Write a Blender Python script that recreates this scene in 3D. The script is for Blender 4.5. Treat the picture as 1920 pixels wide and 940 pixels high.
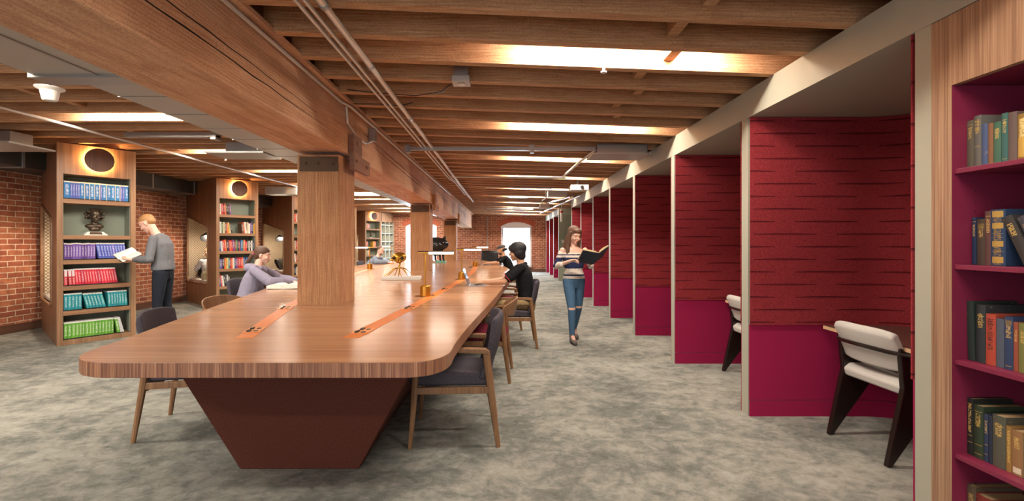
import bpy, bmesh, math, random
from mathutils import Vector, Matrix, noise
random.seed(7)
for o in list(bpy.data.objects): bpy.data.objects.remove(o)
SC = bpy.context.scene
COL = SC.collection
PI = math.pi
EYE = 1.33; F = 880.0; VX = 945.0; VY = 455.0
WALLZ = 21.2           # far wall distance
# ------------------------------------------------------------------ camera
cam = bpy.data.cameras.new('camera'); camo = bpy.data.objects.new('camera', cam); COL.objects.link(camo)
camo.location = (0, 0, EYE); camo.rotation_euler = (PI/2, 0, 0)
cam.sensor_fit = 'HORIZONTAL'; cam.sensor_width = 36; cam.lens = 36*F/1920
cam.shift_x = (960-VX)/1920; cam.shift_y = (VY-470)/1920
cam.clip_start = .05; cam.clip_end = 200
SC.camera = camo
# ------------------------------------------------------------------ world / exposure
SC.view_settings.view_transform = 'Standard'; SC.view_settings.look = 'None'
SC.view_settings.gamma = 1; SC.view_settings.use_curve_mapping = False
SC.view_settings.exposure = 0.20
W = bpy.data.worlds.new('sky'); SC.world = W; W.use_nodes = True
W.node_tree.nodes['Background'].inputs[0].default_value = (.80, .90, 1, 1)
W.node_tree.nodes['Background'].inputs[1].default_value = 2.0

def area(name, loc, target, sx, sy, power, col=(1, 1, 1), spread=None):
    l = bpy.data.lights.new(name, 'AREA'); l.shape = 'RECTANGLE'; l.size = sx; l.size_y = sy
    l.energy = power; l.color = col
    if spread: l.spread = spread
    o = bpy.data.objects.new(name, l); COL.objects.link(o); o.location = loc
    o.rotation_euler = (Vector(target)-Vector(loc)).to_track_quat('-Z', 'Y').to_euler()
    return o
def spot(name, loc, target, power, col, ang=60, blend=.4, r=.04):
    l = bpy.data.lights.new(name, 'SPOT'); l.energy = power; l.color = col; l.spot_size = math.radians(ang); l.spot_blend = blend; l.shadow_soft_size = r
    o = bpy.data.objects.new(name, l); COL.objects.link(o); o.location = loc
    o.rotation_euler = (Vector(target)-Vector(loc)).to_track_quat('-Z', 'Y').to_euler()
    return o
def point(name, loc, power, col, r=.03):
    l = bpy.data.lights.new(name, 'POINT'); l.energy = power; l.color = col; l.shadow_soft_size = r
    o = bpy.data.objects.new(name, l); COL.objects.link(o); o.location = loc
    return o
# daylight of the windows behind the camera
area('daylight_behind', (-1.6, -1.9, 1.7), (-1.2, 6, 1.1), 7.5, 2.0, 40, (1, .95, .9))
# daylight of the two far windows
area('daylight_far_right', (.56, WALLZ+.25, 1.3), (.2, 10, .6), 1.25, 1.8, 240, (.66, .83, 1))
area('daylight_far_left', (-3.75, WALLZ+.25, 1.3), (-3.2, 10, .6), 1.25, 1.8, 220, (.66, .83, 1))
BAY_POWER = 30.0
CEIL_GLOW = (1, .91, .78)

# ------------------------------------------------------------------ helpers
def lin(h):
    h = h.lstrip('#'); v = [int(h[i:i+2], 16)/255 for i in (0, 2, 4)]
    return tuple(((c+.055)/1.055)**2.4 if c > .04045 else c/12.92 for c in v)+(1,)

class MB:
    def __init__(s): s.bm = bmesh.new(); s.mi = 0
    def _fin(s, faces):
        for f in faces: f.material_index = s.mi
        return faces
    def box(s, x0, x1, y0, y1, z0, z1):
        v = [s.bm.verts.new(p) for p in ((x0,y0,z0),(x1,y0,z0),(x1,y1,z0),(x0,y1,z0),(x0,y0,z1),(x1,y0,z1),(x1,y1,z1),(x0,y1,z1))]
        return s._fin([s.bm.faces.new([v[i] for i in q]) for q in ((3,2,1,0),(4,5,6,7),(0,1,5,4),(1,2,6,5),(2,3,7,6),(3,0,4,7))])
    def hexa(s, pts):
        v = [s.bm.verts.new(p) for p in pts]
        return s._fin([s.bm.faces.new([v[i] for i in q]) for q in ((3,2,1,0),(4,5,6,7),(0,1,5,4),(1,2,6,5),(2,3,7,6),(3,0,4,7))])
    def prism(s, poly, a, b, ax='z'):
        def P(p, t):
            return {'z': (p[0], p[1], t), 'x': (t, p[0], p[1]), 'y': (p[0], t, p[1])}[ax]
        A = [s.bm.verts.new(P(p, a)) for p in poly]; B = [s.bm.verts.new(P(p, b)) for p in poly]
        n = len(poly); fs = [s.bm.faces.new(A[::-1]), s.bm.faces.new(B)]
        fs += [s.bm.faces.new((A[i], A[(i+1) % n], B[(i+1) % n], B[i])) for i in range(n)]
        return s._fin(fs)
    def rings(s, R, cap=True, closed=False):
        V = [[s.bm.verts.new(p) for p in r] for r in R]; n = len(V[0]); fs = []
        m = len(V)
        for i in range(m if closed else m-1):
            a, b = V[i], V[(i+1) % m]
            for j in range(n): fs.append(s.bm.faces.new((a[j], a[(j+1) % n], b[(j+1) % n], b[j])))
        if cap and not closed: fs.append(s.bm.faces.new(V[0][::-1])); fs.append(s.bm.faces.new(V[-1]))
        return s._fin(fs)
    def tube(s, pts, r, n=10, closed=False, flat=1.0):
        pts = [Vector(p) for p in pts]; R = []; rr = r if isinstance(r, (list, tuple)) else [r]*len(pts)
        m = len(pts); prev = None
        for i, p in enumerate(pts):
            if closed: t = pts[(i+1) % m]-pts[i-1]
            elif i == 0: t = pts[1]-p
            elif i == m-1: t = p-pts[i-1]
            else: t = (pts[i+1]-p).normalized()+(p-pts[i-1]).normalized()
            t = t.normalized()
            if prev is None:
                up = Vector((0, 0, 1)) if abs(t.z) < .9 else Vector((1, 0, 0))
                u = t.cross(up).normalized()
            else:
                u = (prev-t*prev.dot(t)).normalized()
            prev = u; w = t.cross(u)
            R.append([p+(u*math.cos(2*PI*k/n)+w*math.sin(2*PI*k/n)*flat)*rr[i] for k in range(n)])
        return s.rings(R, closed=closed)
    def lathe(s, prof, c=(0, 0, 0), n=24, ax='z'):
        R = []
        for r, h in prof:
            ring = []
            for k in range(n):
                a = 2*PI*k/n; x, y = r*math.cos(a), r*math.sin(a)
                p = (x, y, h) if ax == 'z' else ((h, x, y) if ax == 'x' else (x, h, -y))
                ring.append((p[0]+c[0], p[1]+c[1], p[2]+c[2]))
            R.append(ring)
        return s.rings(R)
    def ell(s, c, r, M=None, u=16, v=10):
        c = Vector(c); R = []
        for i in range(1, v):
            th = PI*i/v
            ring = []
            for k in range(u):
                a = 2*PI*k/u
                p = Vector((r[0]*math.sin(th)*math.cos(a), r[1]*math.sin(th)*math.sin(a), -r[2]*math.cos(th)))
                if M is not None: p = M @ p
                ring.append(c+p)
            R.append(ring)
        return s.rings(R)
    def cone(s, a, b, ra, rb, n=12):
        return s.tube([a, b], [ra, rb], n)
    def build(s, name, mats, parent=None, smooth=False, bevel=0, sharp=35, loc=None, rz=0):
        bmesh.ops.recalc_face_normals(s.bm, faces=s.bm.faces)
        me = bpy.data.meshes.new(name); s.bm.to_mesh(me); s.bm.free()
        if not isinstance(mats, (list, tuple)): mats = [mats]
        for m in mats: me.materials.append(m)
        if smooth:
            for p in me.polygons: p.use_smooth = True
            me.set_sharp_from_angle(angle=math.radians(sharp))
        o = bpy.data.objects.new(name, me); COL.objects.link(o)
        if parent: o.parent = parent
        if loc: o.location = loc
        o.rotation_euler.z = rz
        if bevel:
            b = o.modifiers.new('bevel', 'BEVEL'); b.width = bevel; b.segments = 2; b.limit_method = 'ANGLE'; b.harden_normals = False
        return o

def thing(name, label, cat, loc=(0, 0, 0), rz=0, group=None):
    o = bpy.data.objects.new(name, None); COL.objects.link(o); o.location = loc; o.rotation_euler.z = rz
    o.empty_display_size = .1
    return tag(o, label, cat, group)
def tag(o, label, cat, group=None):
    o['label'] = label; o['category'] = cat
    if group: o['group'] = group
    return o
def struct(o): o['kind'] = 'structure'; return o
def copy_tree(o, parent=None):
    c = o.copy(); COL.objects.link(c)
    if parent: c.parent = parent
    for ch in o.children: copy_tree(ch, c)
    return c
ONES = ['', 'first', 'second', 'third', 'fourth', 'fifth', 'sixth', 'seventh', 'eighth', 'ninth', 'tenth', 'eleventh', 'twelfth', 'thirteenth', 'fourteenth', 'fifteenth', 'sixteenth', 'seventeenth', 'eighteenth', 'nineteenth']
TENS = {2: 'twent', 3: 'thirt', 4: 'fort', 5: 'fift', 6: 'sixt'}
def nth(n):
    if n < 20: return ONES[n]
    t, r = divmod(n, 10)
    return TENS[t]+'ieth' if r == 0 else TENS[t]+'y-'+ONES[r]

# ------------------------------------------------------------------ materials
MC = {}
def newmat(name):
    m = bpy.data.materials.new(name); m.use_nodes = True; nt = m.node_tree
    return m, nt, nt.nodes['Principled BSDF']
def N(nt, t, **k):
    n = nt.nodes.new(t)
    for a, b in k.items(): setattr(n, a, b)
    return n
def plain(name, c, rough=.5, metal=0, emit=0, ecol=None, spec=None):
    if name in MC: return MC[name]
    m, nt, b = newmat(name); b.inputs['Base Color'].default_value = lin(c); b.inputs['Roughness'].default_value = rough; b.inputs['Metallic'].default_value = metal
    if spec is not None: b.inputs['Specular IOR Level'].default_value = spec
    if emit: b.inputs['Emission Color'].default_value = lin(ecol or c); b.inputs['Emission Strength'].default_value = emit
    MC[name] = m; return m
def coords(nt, scale=(1, 1, 1), kind='Object', loc=(0, 0, 0)):
    tc = N(nt, 'ShaderNodeTexCoord'); mp = N(nt, 'ShaderNodeMapping'); mp.inputs['Scale'].default_value = scale; mp.inputs['Location'].default_value = loc
    nt.links.new(tc.outputs[kind], mp.inputs['Vector']); return mp.outputs['Vector']
def ramp(nt, fac, stops):
    r = N(nt, 'ShaderNodeValToRGB'); e = r.color_ramp.elements
    e[0].position, e[0].color = stops[0][0], lin(stops[0][1]); e[1].position, e[1].color = stops[-1][0], lin(stops[-1][1])
    for p, c in stops[1:-1]:
        x = e.new(p); x.color = lin(c)
    nt.links.new(fac, r.inputs['Fac']); return r.outputs['Color']
def noisen(nt, vec, scale, detail=4, rough=.55, dist=0):
    n = N(nt, 'ShaderNodeTexNoise'); n.inputs['Scale'].default_value = scale; n.inputs['Detail'].default_value = detail; n.inputs['Roughness'].default_value = rough; n.inputs['Distortion'].default_value = dist
    nt.links.new(vec, n.inputs['Vector']); return n.outputs['Fac']
def math_(nt, op, a, b=None, clamp=False):
    n = N(nt, 'ShaderNodeMath', operation=op); n.use_clamp = clamp
    for i, v in enumerate((a, b)):
        if v is None: continue
        if isinstance(v, (int, float)): n.inputs[i].default_value = v
        else: nt.links.new(v, n.inputs[i])
    return n.outputs[0]
def mixc(nt, fac, a, b, mode='MIX'):
    n = N(nt, 'ShaderNodeMix', data_type='RGBA', blend_type=mode)
    if isinstance(fac, (int, float)): n.inputs[0].default_value = fac
    else: nt.links.new(fac, n.inputs[0])
    for i, v in ((6, a), (7, b)):
        if isinstance(v, tuple): n.inputs[i].default_value = v
        else: nt.links.new(v, n.inputs[i])
    return n.outputs[2]
def bump(nt, b, h, strength=.3, dist=.01):
    n = N(nt, 'ShaderNodeBump'); n.inputs['Strength'].default_value = strength; n.inputs['Distance'].default_value = dist
    nt.links.new(h, n.inputs['Height']); nt.links.new(n.outputs['Normal'], b.inputs['Normal'])
def wood(name, stops, axis, fine=60, rough=.45, bmp=.15, coarse=6, stretch=.03, kind='Object', speck=0):
    m, nt, b = newmat(name)
    sc = [1, 1, 1]; sc['xyz'.index(axis)] = stretch
    v = coords(nt, tuple(sc), kind)
    f1 = noisen(nt, v, fine, 3, .6); f2 = noisen(nt, v, coarse, 4, .6, .6)
    f = math_(nt, 'ADD', math_(nt, 'MULTIPLY', f1, .55), math_(nt, 'MULTIPLY', f2, .45))
    c = ramp(nt, f, stops); hb = f1
    if speck:
        v2 = coords(nt, (1, 1, 1)); n3 = noisen(nt, v2, 130, 3, .75); n4 = noisen(nt, v2, 3.2, 5, .65)
        c = mixc(nt, speck, c, ramp(nt, n3, [(.36, '#a5866e'), (.5, '#ffffff'), (.7, '#ffffff')]), 'MULTIPLY')
        c = mixc(nt, speck*.6, c, ramp(nt, n4, [(.35, '#d6c2b2'), (.6, '#ffffff')]), 'MULTIPLY')
        wv = N(nt, 'ShaderNodeTexWave'); wv.bands_direction = 'Z' if axis != 'z' else 'X'; wv.inputs['Scale'].default_value = 16; wv.inputs['Distortion'].default_value = 9; wv.inputs['Detail'].default_value = 2; wv.inputs['Detail Scale'].default_value = .8
        nt.links.new(coords(nt, tuple(.12 if q == axis else 1 for q in 'xyz')), wv.inputs['Vector'])
        c = mixc(nt, speck*.55, c, ramp(nt, wv.outputs['Fac'], [(.05, '#c09c82'), (.5, '#ffffff')]), 'MULTIPLY')
        hb = n3
    nt.links.new(c, b.inputs['Base Color']); b.inputs['Roughness'].default_value = rough
    bump(nt, b, hb, bmp, .004)
    return m
TIMBER = [(.30, '#8a5a3c'), (.46, '#a8704b'), (.56, '#bd865f'), (.72, '#cfa27c')]
M_beam = wood('beam_timber', [(.30, '#b98c69'), (.45, '#cfa27e'), (.55, '#d8ac88'), (.72, '#e3bf9f')], 'y', 70, .8, .30, 9, .04, speck=.55)
M_post = wood('post_timber', [(.30, '#8f6240'), (.44, '#b28258'), (.56, '#c39468'), (.70, '#d4ae8a')], 'z', 65, .75, .30, 9, .05, speck=.6)
M_joist = wood('joist_timber', [(.30, '#a0734f'), (.46, '#be8f66'), (.56, '#cda077'), (.72, '#dcb58f')], 'x', 90, .85, .3, 9, .05, speck=.5)
M_deck = wood('deck_timber', [(.3, '#6e452c'), (.7, '#94643f')], 'y', 20, .85, .3, 5, .1)
M_tabletop = wood('table_walnut', [(.32, '#8c6347'), (.47, '#a27555'), (.56, '#ae8160'), (.68, '#bc9272')], 'x', 70, .24, .01, 7, .015)
M_tableedge = wood('table_edge_walnut', [(.36, '#5a3a2c'), (.46, '#805440'), (.54, '#9c6c50'), (.62, '#b88a6a')], 'z', 260, .4, .05, 70, .01)
M_walnut = wood('walnut_upright_grain', [(.33, '#70503a'), (.47, '#8c684c'), (.56, '#9c7657'), (.68, '#ae8a6b')], 'z', 70, .42, .05, 10, .02)
M_oakveneer = wood('oak_striped_veneer', [(.34, '#745641'), (.46, '#906c54'), (.54, '#a27f63'), (.66, '#b49274')], 'z', 150, .5, .05, 60, .012)
M_shelfwood = wood('shelf_walnut', [(.33, '#7a573f'), (.55, '#987152'), (.7, '#aa8464')], 'x', 60, .45, .05, 8, .03)
M_chairwood = wood('chair_walnut', [(.3, '#664730'), (.5, '#8a6343'), (.7, '#a37b57')], 'z', 50, .4, .05, 8, .08)
M_darkwalnut = wood('dark_walnut_disc', [(.3, '#4d3021'), (.5, '#634030'), (.7, '#7a5540')], 'z', 50, .45, .05, 8, .04)
M_base = None
def fabric(name, c1, c2, scale=260, rough=.95, bmp=.5, mid=None):
    if name in MC: return MC[name]
    m, nt, b = newmat(name); v = coords(nt)
    f = noisen(nt, v, scale, 2, .7)
    nt.links.new(ramp(nt, f, [(.35, c1), (.65, c2)]), b.inputs['Base Color']); b.inputs['Roughness'].default_value = rough
    b.inputs['Specular IOR Level'].default_value = .2
    bump(nt, b, f, bmp, .003); MC[name] = m; return m
M_basefelt = fabric('brown_felt', '#44241c', '#683a2d', 200)
M_greyfab = fabric('charcoal_wool', '#38343a', '#58525a', 230)
M_redfab = fabric('maroon_wool', '#5e1628', '#7d2238', 230)
M_white = fabric('white_upholstery', '#c2bdb6', '#d4cfc8', 350, .8, .1)
M_soft = None
# carpet
def carpet():
    m, nt, b = newmat('mottled_carpet')
    v = coords(nt, (1, 1.15, 1)); n1 = noisen(nt, v, 1.5, 8, .74, .3); n2 = noisen(nt, v, 9, 6, .75, .5); n3 = noisen(nt, coords(nt, (60, 130, 60)), 2, 2, .6)
    n0 = noisen(nt, coords(nt, (1, .55, 1), loc=(3, 1, 0)), .42, 3, .6, .4)
    f = math_(nt, 'ADD', math_(nt, 'ADD', math_(nt, 'MULTIPLY', n1, .45), math_(nt, 'MULTIPLY', n2, .33)), math_(nt, 'MULTIPLY', n0, .22))
    c = ramp(nt, f, [(.39, '#565954'), (.455, '#72746f'), (.505, '#8f8f87'), (.575, '#abaaa0')])
    c = mixc(nt, math_(nt, 'MULTIPLY', n3, .5), c, lin('#6f6d66'), 'MIX')
    nt.links.new(c, b.inputs['Base Color']); b.inputs['Roughness'].default_value = 1; b.inputs['Specular IOR Level'].default_value = .1
    bump(nt, b, n3, .5, .004); return m
M_carpet = carpet()
def brickmat(name, ax):
    m, nt, b = newmat(name); tc = N(nt, 'ShaderNodeTexCoord'); sp = N(nt, 'ShaderNodeSeparateXYZ'); cb = N(nt, 'ShaderNodeCombineXYZ')
    nt.links.new(tc.outputs['Object'], sp.inputs[0]); nt.links.new(sp.outputs[ax], cb.inputs[0]); nt.links.new(sp.outputs['Z'], cb.inputs[1])
    # wobble
    nn = N(nt, 'ShaderNodeTexNoise'); nn.inputs['Scale'].default_value = 3; nt.links.new(cb.outputs[0], nn.inputs['Vector'])
    vm = N(nt, 'ShaderNodeVectorMath', operation='MULTIPLY_ADD'); nt.links.new(nn.outputs['Color'], vm.inputs[0]); vm.inputs[1].default_value = (.02, .02, 0); nt.links.new(cb.outputs[0], vm.inputs[2])
    br = N(nt, 'ShaderNodeTexBrick'); nt.links.new(vm.outputs[0], br.inputs['Vector'])
    br.inputs['Scale'].default_value = 1; br.inputs['Brick Width'].default_value = .225; br.inputs['Row Height'].default_value = .082; br.inputs['Mortar Size'].default_value = .007; br.inputs['Mortar Smooth'].default_value = .3; br.inputs['Bias'].default_value = -.1
    br.inputs['Color1'].default_value = lin('#96523a'); br.inputs['Color2'].default_value = lin('#b57250'); br.inputs['Mortar'].default_value = lin('#d6bda6')
    n2 = noisen(nt, cb.outputs[0], 9, 5, .7); c = mixc(nt, .55, br.outputs['Color'], ramp(nt, n2, [(.35, '#8a6a60'), (.6, '#ffffff')]), 'MULTIPLY')
    nt.links.new(c, b.inputs['Base Color']); b.inputs['Roughness'].default_value = .9
    h = math_(nt, 'SUBTRACT', math_(nt, 'MULTIPLY', n2, .4), br.outputs['Fac']); bump(nt, b, h, .6, .012)
    return m
M_brickY = brickmat('old_red_brick_side', 'Y'); M_brickX = brickmat('old_red_brick_end', 'X')
M_soldier = plain('arch_brick', '#a8563c', .9)
M_sage = plain('sage_paint', '#a4a292', .6)
M_soffit = plain('sage_soffit', '#b5ad97', .7)
M_sageback = plain('sage_back_panel', '#8d9484', .6)
M_magenta = plain('magenta_panel', '#9a1b48', .75, spec=.2)
M_magshelf = plain('plum_lacquer', '#7a2440', .4)
M_metal = plain('galvanised_steel', '#a7a4a0', .38, .85)
M_conduit = plain('conduit_steel', '#cfcdca', .3, .4)
M_duct = plain('duct_sheet', '#b0aca6', .45, .35)
M_ductdark = plain('duct_dark', '#62605c', .5, .5)
M_iron = plain('rusty_iron', '#54402f', .6, .6)
M_black = plain('black_plastic', '#151517', .4)
M_ebony = plain('dark_bronze_metal', '#241613', .25, .1)
M_brass = plain('brushed_brass', '#c8923a', .3, .9)
M_gold = plain('gold_cast', '#b0812e', .3, .85)
M_bronze = plain('bronze_cast', '#54463a', .38, .6)
M_glow = plain('lamp_glow', '#fff1dd', .5, 0, 9)
M_glowbay = plain('bay_diffuser', '#fff3e2', .5, 0, 6)
M_halo = plain('halo_led', '#ffc27a', .5, 0, 130)
M_whitep = plain('white_plastic', '#dcd8d0', .5)
M_offwhite = plain('white_plaster', '#d9d5cc', .7)
M_paper = plain('page_paper', '#e9e4d8', .8)
M_oldpaper = plain('aged_pages', '#b49a72', .85)
M_orange = plain('tan_leather_strip', '#cd7437', .45)
M_orange2 = plain('tan_leather_flap', '#d68a50', .4)
M_winframe = plain('window_white', '#d5dbe0', .5)
M_silver = plain('laptop_silver', '#b5b5b8', .35, .6)
M_desktop = plain('desk_brown', '#5b3a33', .45)
M_ply = plain('ply_edge', '#dcb48b', .6)
M_leather = plain('black_leather', '#1d1b1b', .4)
M_skirt = wood('skirting', [(.3, '#54372a'), (.7, '#6b493a')], 'y', 30, .6, .1)
M_screen = plain('laptop_screen', '#2a3038', .2)
def glassmat():
    m, nt, b = newmat('window_glass'); nt.nodes.remove(b)
    tr = N(nt, 'ShaderNodeBsdfTransparent'); gl = N(nt, 'ShaderNodeBsdfGlossy'); gl.inputs['Roughness'].default_value = .02; mx = N(nt, 'ShaderNodeMixShader'); mx.inputs[0].default_value = .06
    nt.links.new(tr.outputs[0], mx.inputs[1]); nt.links.new(gl.outputs[0], mx.inputs[2]); nt.links.new(mx.outputs[0], nt.nodes['Material Output'].inputs[0]); return m
M_glass = glassmat()
def quilt():
    m, nt, b = newmat('quilted_padding'); tc = N(nt, 'ShaderNodeTexCoord'); sp = N(nt, 'ShaderNodeSeparateXYZ'); nt.links.new(tc.outputs['Object'], sp.inputs[0])
    u = math_(nt, 'ADD', sp.outputs['X'], sp.outputs['Y'])
    a = math_(nt, 'ABSOLUTE', math_(nt, 'SINE', math_(nt, 'MULTIPLY', math_(nt, 'ADD', u, sp.outputs['Z']), 62)))
    c = math_(nt, 'ABSOLUTE', math_(nt, 'SINE', math_(nt, 'MULTIPLY', math_(nt, 'SUBTRACT', u, sp.outputs['Z']), 62)))
    h = math_(nt, 'MINIMUM', a, c)
    nt.links.new(ramp(nt, h, [(.12, '#7a6048'), (.35, '#b8a58c'), (.9, '#d2c4ae')]), b.inputs['Base Color']); b.inputs['Roughness'].default_value = .8
    bump(nt, b, h, .6, .015); return m
M_quilt = quilt()
def feltmat():
    m, nt, b = newmat('slit_felt'); uv = N(nt, 'ShaderNodeUVMap'); sp = N(nt, 'ShaderNodeSeparateXYZ'); nt.links.new(uv.outputs['UV'], sp.inputs[0])
    U, V = sp.outputs['X'], sp.outputs['Y']
    P = .63; R = .096
    row = math_(nt, 'FLOOR', math_(nt, 'DIVIDE', V, R)); fv = math_(nt, 'SUBTRACT', math_(nt, 'DIVIDE', V, R), row)
    odd = math_(nt, 'MODULO', row, 2)
    uu = math_(nt, 'ADD', math_(nt, 'DIVIDE', U, P), math_(nt, 'MULTIPLY', odd, .5))
    fu = math_(nt, 'FRACT', uu)
    t = math_(nt, 'DIVIDE', math_(nt, 'SUBTRACT', fu, .5), .38)           # -1..1 along a slit
    lens = math_(nt, 'SUBTRACT', 1, math_(nt, 'MULTIPLY', t, t))
    hw = math_(nt, 'MULTIPLY', lens, .075)
    d = math_(nt, 'SUBTRACT', fv, .5)
    up = math_(nt, 'SUBTRACT', hw, math_(nt, 'ABSOLUTE', math_(nt, 'SUBTRACT', d, 0)))
    mask = math_(nt, 'MULTIPLY', math_(nt, 'GREATER_THAN', up, 0), math_(nt, 'GREATER_THAN', lens, 0))
    edge = math_(nt, 'LESS_THAN', math_(nt, 'ABSOLUTE', math_(nt, 'SUBTRACT', d, math_(nt, 'MULTIPLY', hw, .75))), .028)
    edge = math_(nt, 'MULTIPLY', edge, math_(nt, 'GREATER_THAN', lens, 0))
    tx = noisen(nt, coords(nt, (1, 1, 1)), 120, 3, .7)
    base = ramp(nt, tx, [(.35, '#7d282f'), (.65, '#9f373b')])
    c = mixc(nt, math_(nt, 'MULTIPLY', mask, .6), base, lin('#55151d')); c = mixc(nt, math_(nt, 'MULTIPLY', edge, .85), c, lin('#3d0d14'))
    nt.links.new(c, b.inputs['Base Color']); b.inputs['Roughness'].default_value = .95; b.inputs['Specular IOR Level'].default_value = .15
    lift = math_(nt, 'MULTIPLY', math_(nt, 'SUBTRACT', 1, math_(nt, 'DIVIDE', math_(nt, 'ABSOLUTE', math_(nt, 'SUBTRACT', d, -.1)), .35), True), math_(nt, 'MAXIMUM', lens, 0))
    h = math_(nt, 'ADD', math_(nt, 'MULTIPLY', tx, .25), math_(nt, 'MULTIPLY', mask, .5)); bump(nt, b, h, .4, .006)
    return m
M_felt = feltmat()

# book cover materials: lettering and bands live in the cover's own pattern
def bookmat(name, col, txt='#e8e8e8', foot='#1c1c1e', head=None, tz=(.2, .82), bands=(), rough=.6, seed=0, wear=0, tscale=(26, 1, 95), thr=.53):
    if name in MC: return MC[name]
    m, nt, b = newmat(name); tc = N(nt, 'ShaderNodeTexCoord'); sp = N(nt, 'ShaderNodeSeparateXYZ'); nt.links.new(tc.outputs['Generated'], sp.inputs[0])
    X, Y, Z = sp.outputs
    front = math_(nt, 'LESS_THAN', Y, .04)
    def between(v, a, c): return math_(nt, 'MULTIPLY', math_(nt, 'GREATER_THAN', v, a), math_(nt, 'LESS_THAN', v, c))
    c = lin(col)
    if wear:
        nz = noisen(nt, coords(nt, (1, 1, 1)), 45, 5, .75); c = mixc(nt, math_(nt, 'MULTIPLY', math_(nt, 'GREATER_THAN', nz, .70-wear*.04), .35), c, lin('#b39a78'))
    if txt:
        mp = N(nt, 'ShaderNodeMapping'); mp.inputs['Scale'].default_value = (tscale[0]*.12, 0, tscale[2]*.35); mp.inputs['Location'].default_value = (seed, seed*.37, seed*1.3); nt.links.new(tc.outputs['Generated'], mp.inputs[0])
        n = noisen(nt, mp.outputs[0], 1.6, 2, .8)
        k = math_(nt, 'MULTIPLY', math_(nt, 'GREATER_THAN', n, thr), math_(nt, 'MULTIPLY', between(Z, *tz), between(X, .25, .75)))
        c = mixc(nt, math_(nt, 'MULTIPLY', k, math_(nt, 'MULTIPLY', front, .85)), c, lin(txt))
    for a, e, bc in bands:
        c = mixc(nt, math_(nt, 'MULTIPLY', between(Z, a, e), math_(nt, 'MULTIPLY', front, math_(nt, 'MULTIPLY', between(X, .12, .88), .8))), c, lin(bc))
    if foot: c = mixc(nt, between(Z, 0, .06), c, lin(foot))
    if head: c = mixc(nt, math_(nt, 'GREATER_THAN', Z, .93), c, lin(head))
    if isinstance(c, tuple): b.inputs['Base Color'].default_value = c
    else: nt.links.new(c, b.inputs['Base Color'])
    b.inputs['Roughness'].default_value = rough; MC[name] = m; return m

# =================================================================== STRUCTURE
XL, XC = -7.25, 1.874       # brick wall, booth front plane
m = MB(); m.box(XL-.3, 4.2, -2.6, WALLZ+.3, -.1, 0); struct(m.build('floor', M_carpet))
m = MB(); m.box(XL-.3, 4.2, -2.6, WALLZ+.3, 2.86, 2.93); struct(m.build('ceiling', M_deck))
m = MB(); m.box(XL-.3, XL, -2.6, WALLZ+.3, 0, 2.86); struct(m.build('wall_left', M_brickY))
m = MB(); m.box(XL, XL+.03, -2.2, WALLZ, 0, .12); struct(m.build('baseboard_left', M_skirt))
# far wall with two arched windows
WIN = [(-.12, 1.25), (-4.46, -3.04)]; SILL = .22; SPR = 2.08; CROWN = 2.26
def archpts(x0, x1, zb, zs, zc, n=12):
    pts = [(x1, zb), (x1, zs)]
    w = (x1-x0)/2; h = zc-zs; R = (w*w+h*h)/(2*h); cx = (x0+x1)/2; cz = zc-R; a0 = math.asin(w/R)
    for i in range(1, n): a = a0-2*a0*i/n; pts.append((cx+R*math.sin(a), cz+R*math.cos(a)))
    return pts+[(x0, zs), (x0, zb)]
def plate(outer, holes, y0, y1, flip=False):
    bm = bmesh.new(); edges = []
    for loop in [outer]+holes:
        vs = [bm.verts.new((p[0], y0, p[1])) for p in loop]
        edges += [bm.edges.new((vs[i], vs[(i+1) % len(vs)])) for i in range(len(vs))]
    bmesh.ops.triangle_fill(bm, use_beauty=True, use_dissolve=False, edges=edges)
    r = bmesh.ops.extrude_face_region(bm, geom=list(bm.faces))
    for v in r['geom']:
        if isinstance(v, bmesh.types.BMVert): v.co.y = y1
    mb = MB(); mb.bm.free(); mb.bm = bm; return mb
holes = [archpts(a, b, SILL, SPR, CROWN) for a, b in WIN]
pw = plate([(XL, 0), (4.2, 0), (4.2, 2.86), (XL, 2.86)], holes, WALLZ, WALLZ+.35)
struct(pw.build('wall_far', M_brickX))
m = MB(); m.box(XL, XC, WALLZ-.03, WALLZ, 0, .14); struct(m.build('baseboard_far', M_skirt))
pb = plate([(XL, 0), (4.2, 0), (4.2, 2.86), (XL, 2.86)], [[(x1, .3), (x1, 2.3), (x0, 2.3), (x0, .3)] for x0, x1 in ((-6.6, -4.6), (-4.0, -2.0), (-1.4, .6), (1.2, 3.2))], -2.9, -2.6)
struct(pb.build('wall_back', M_brickX))
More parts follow.
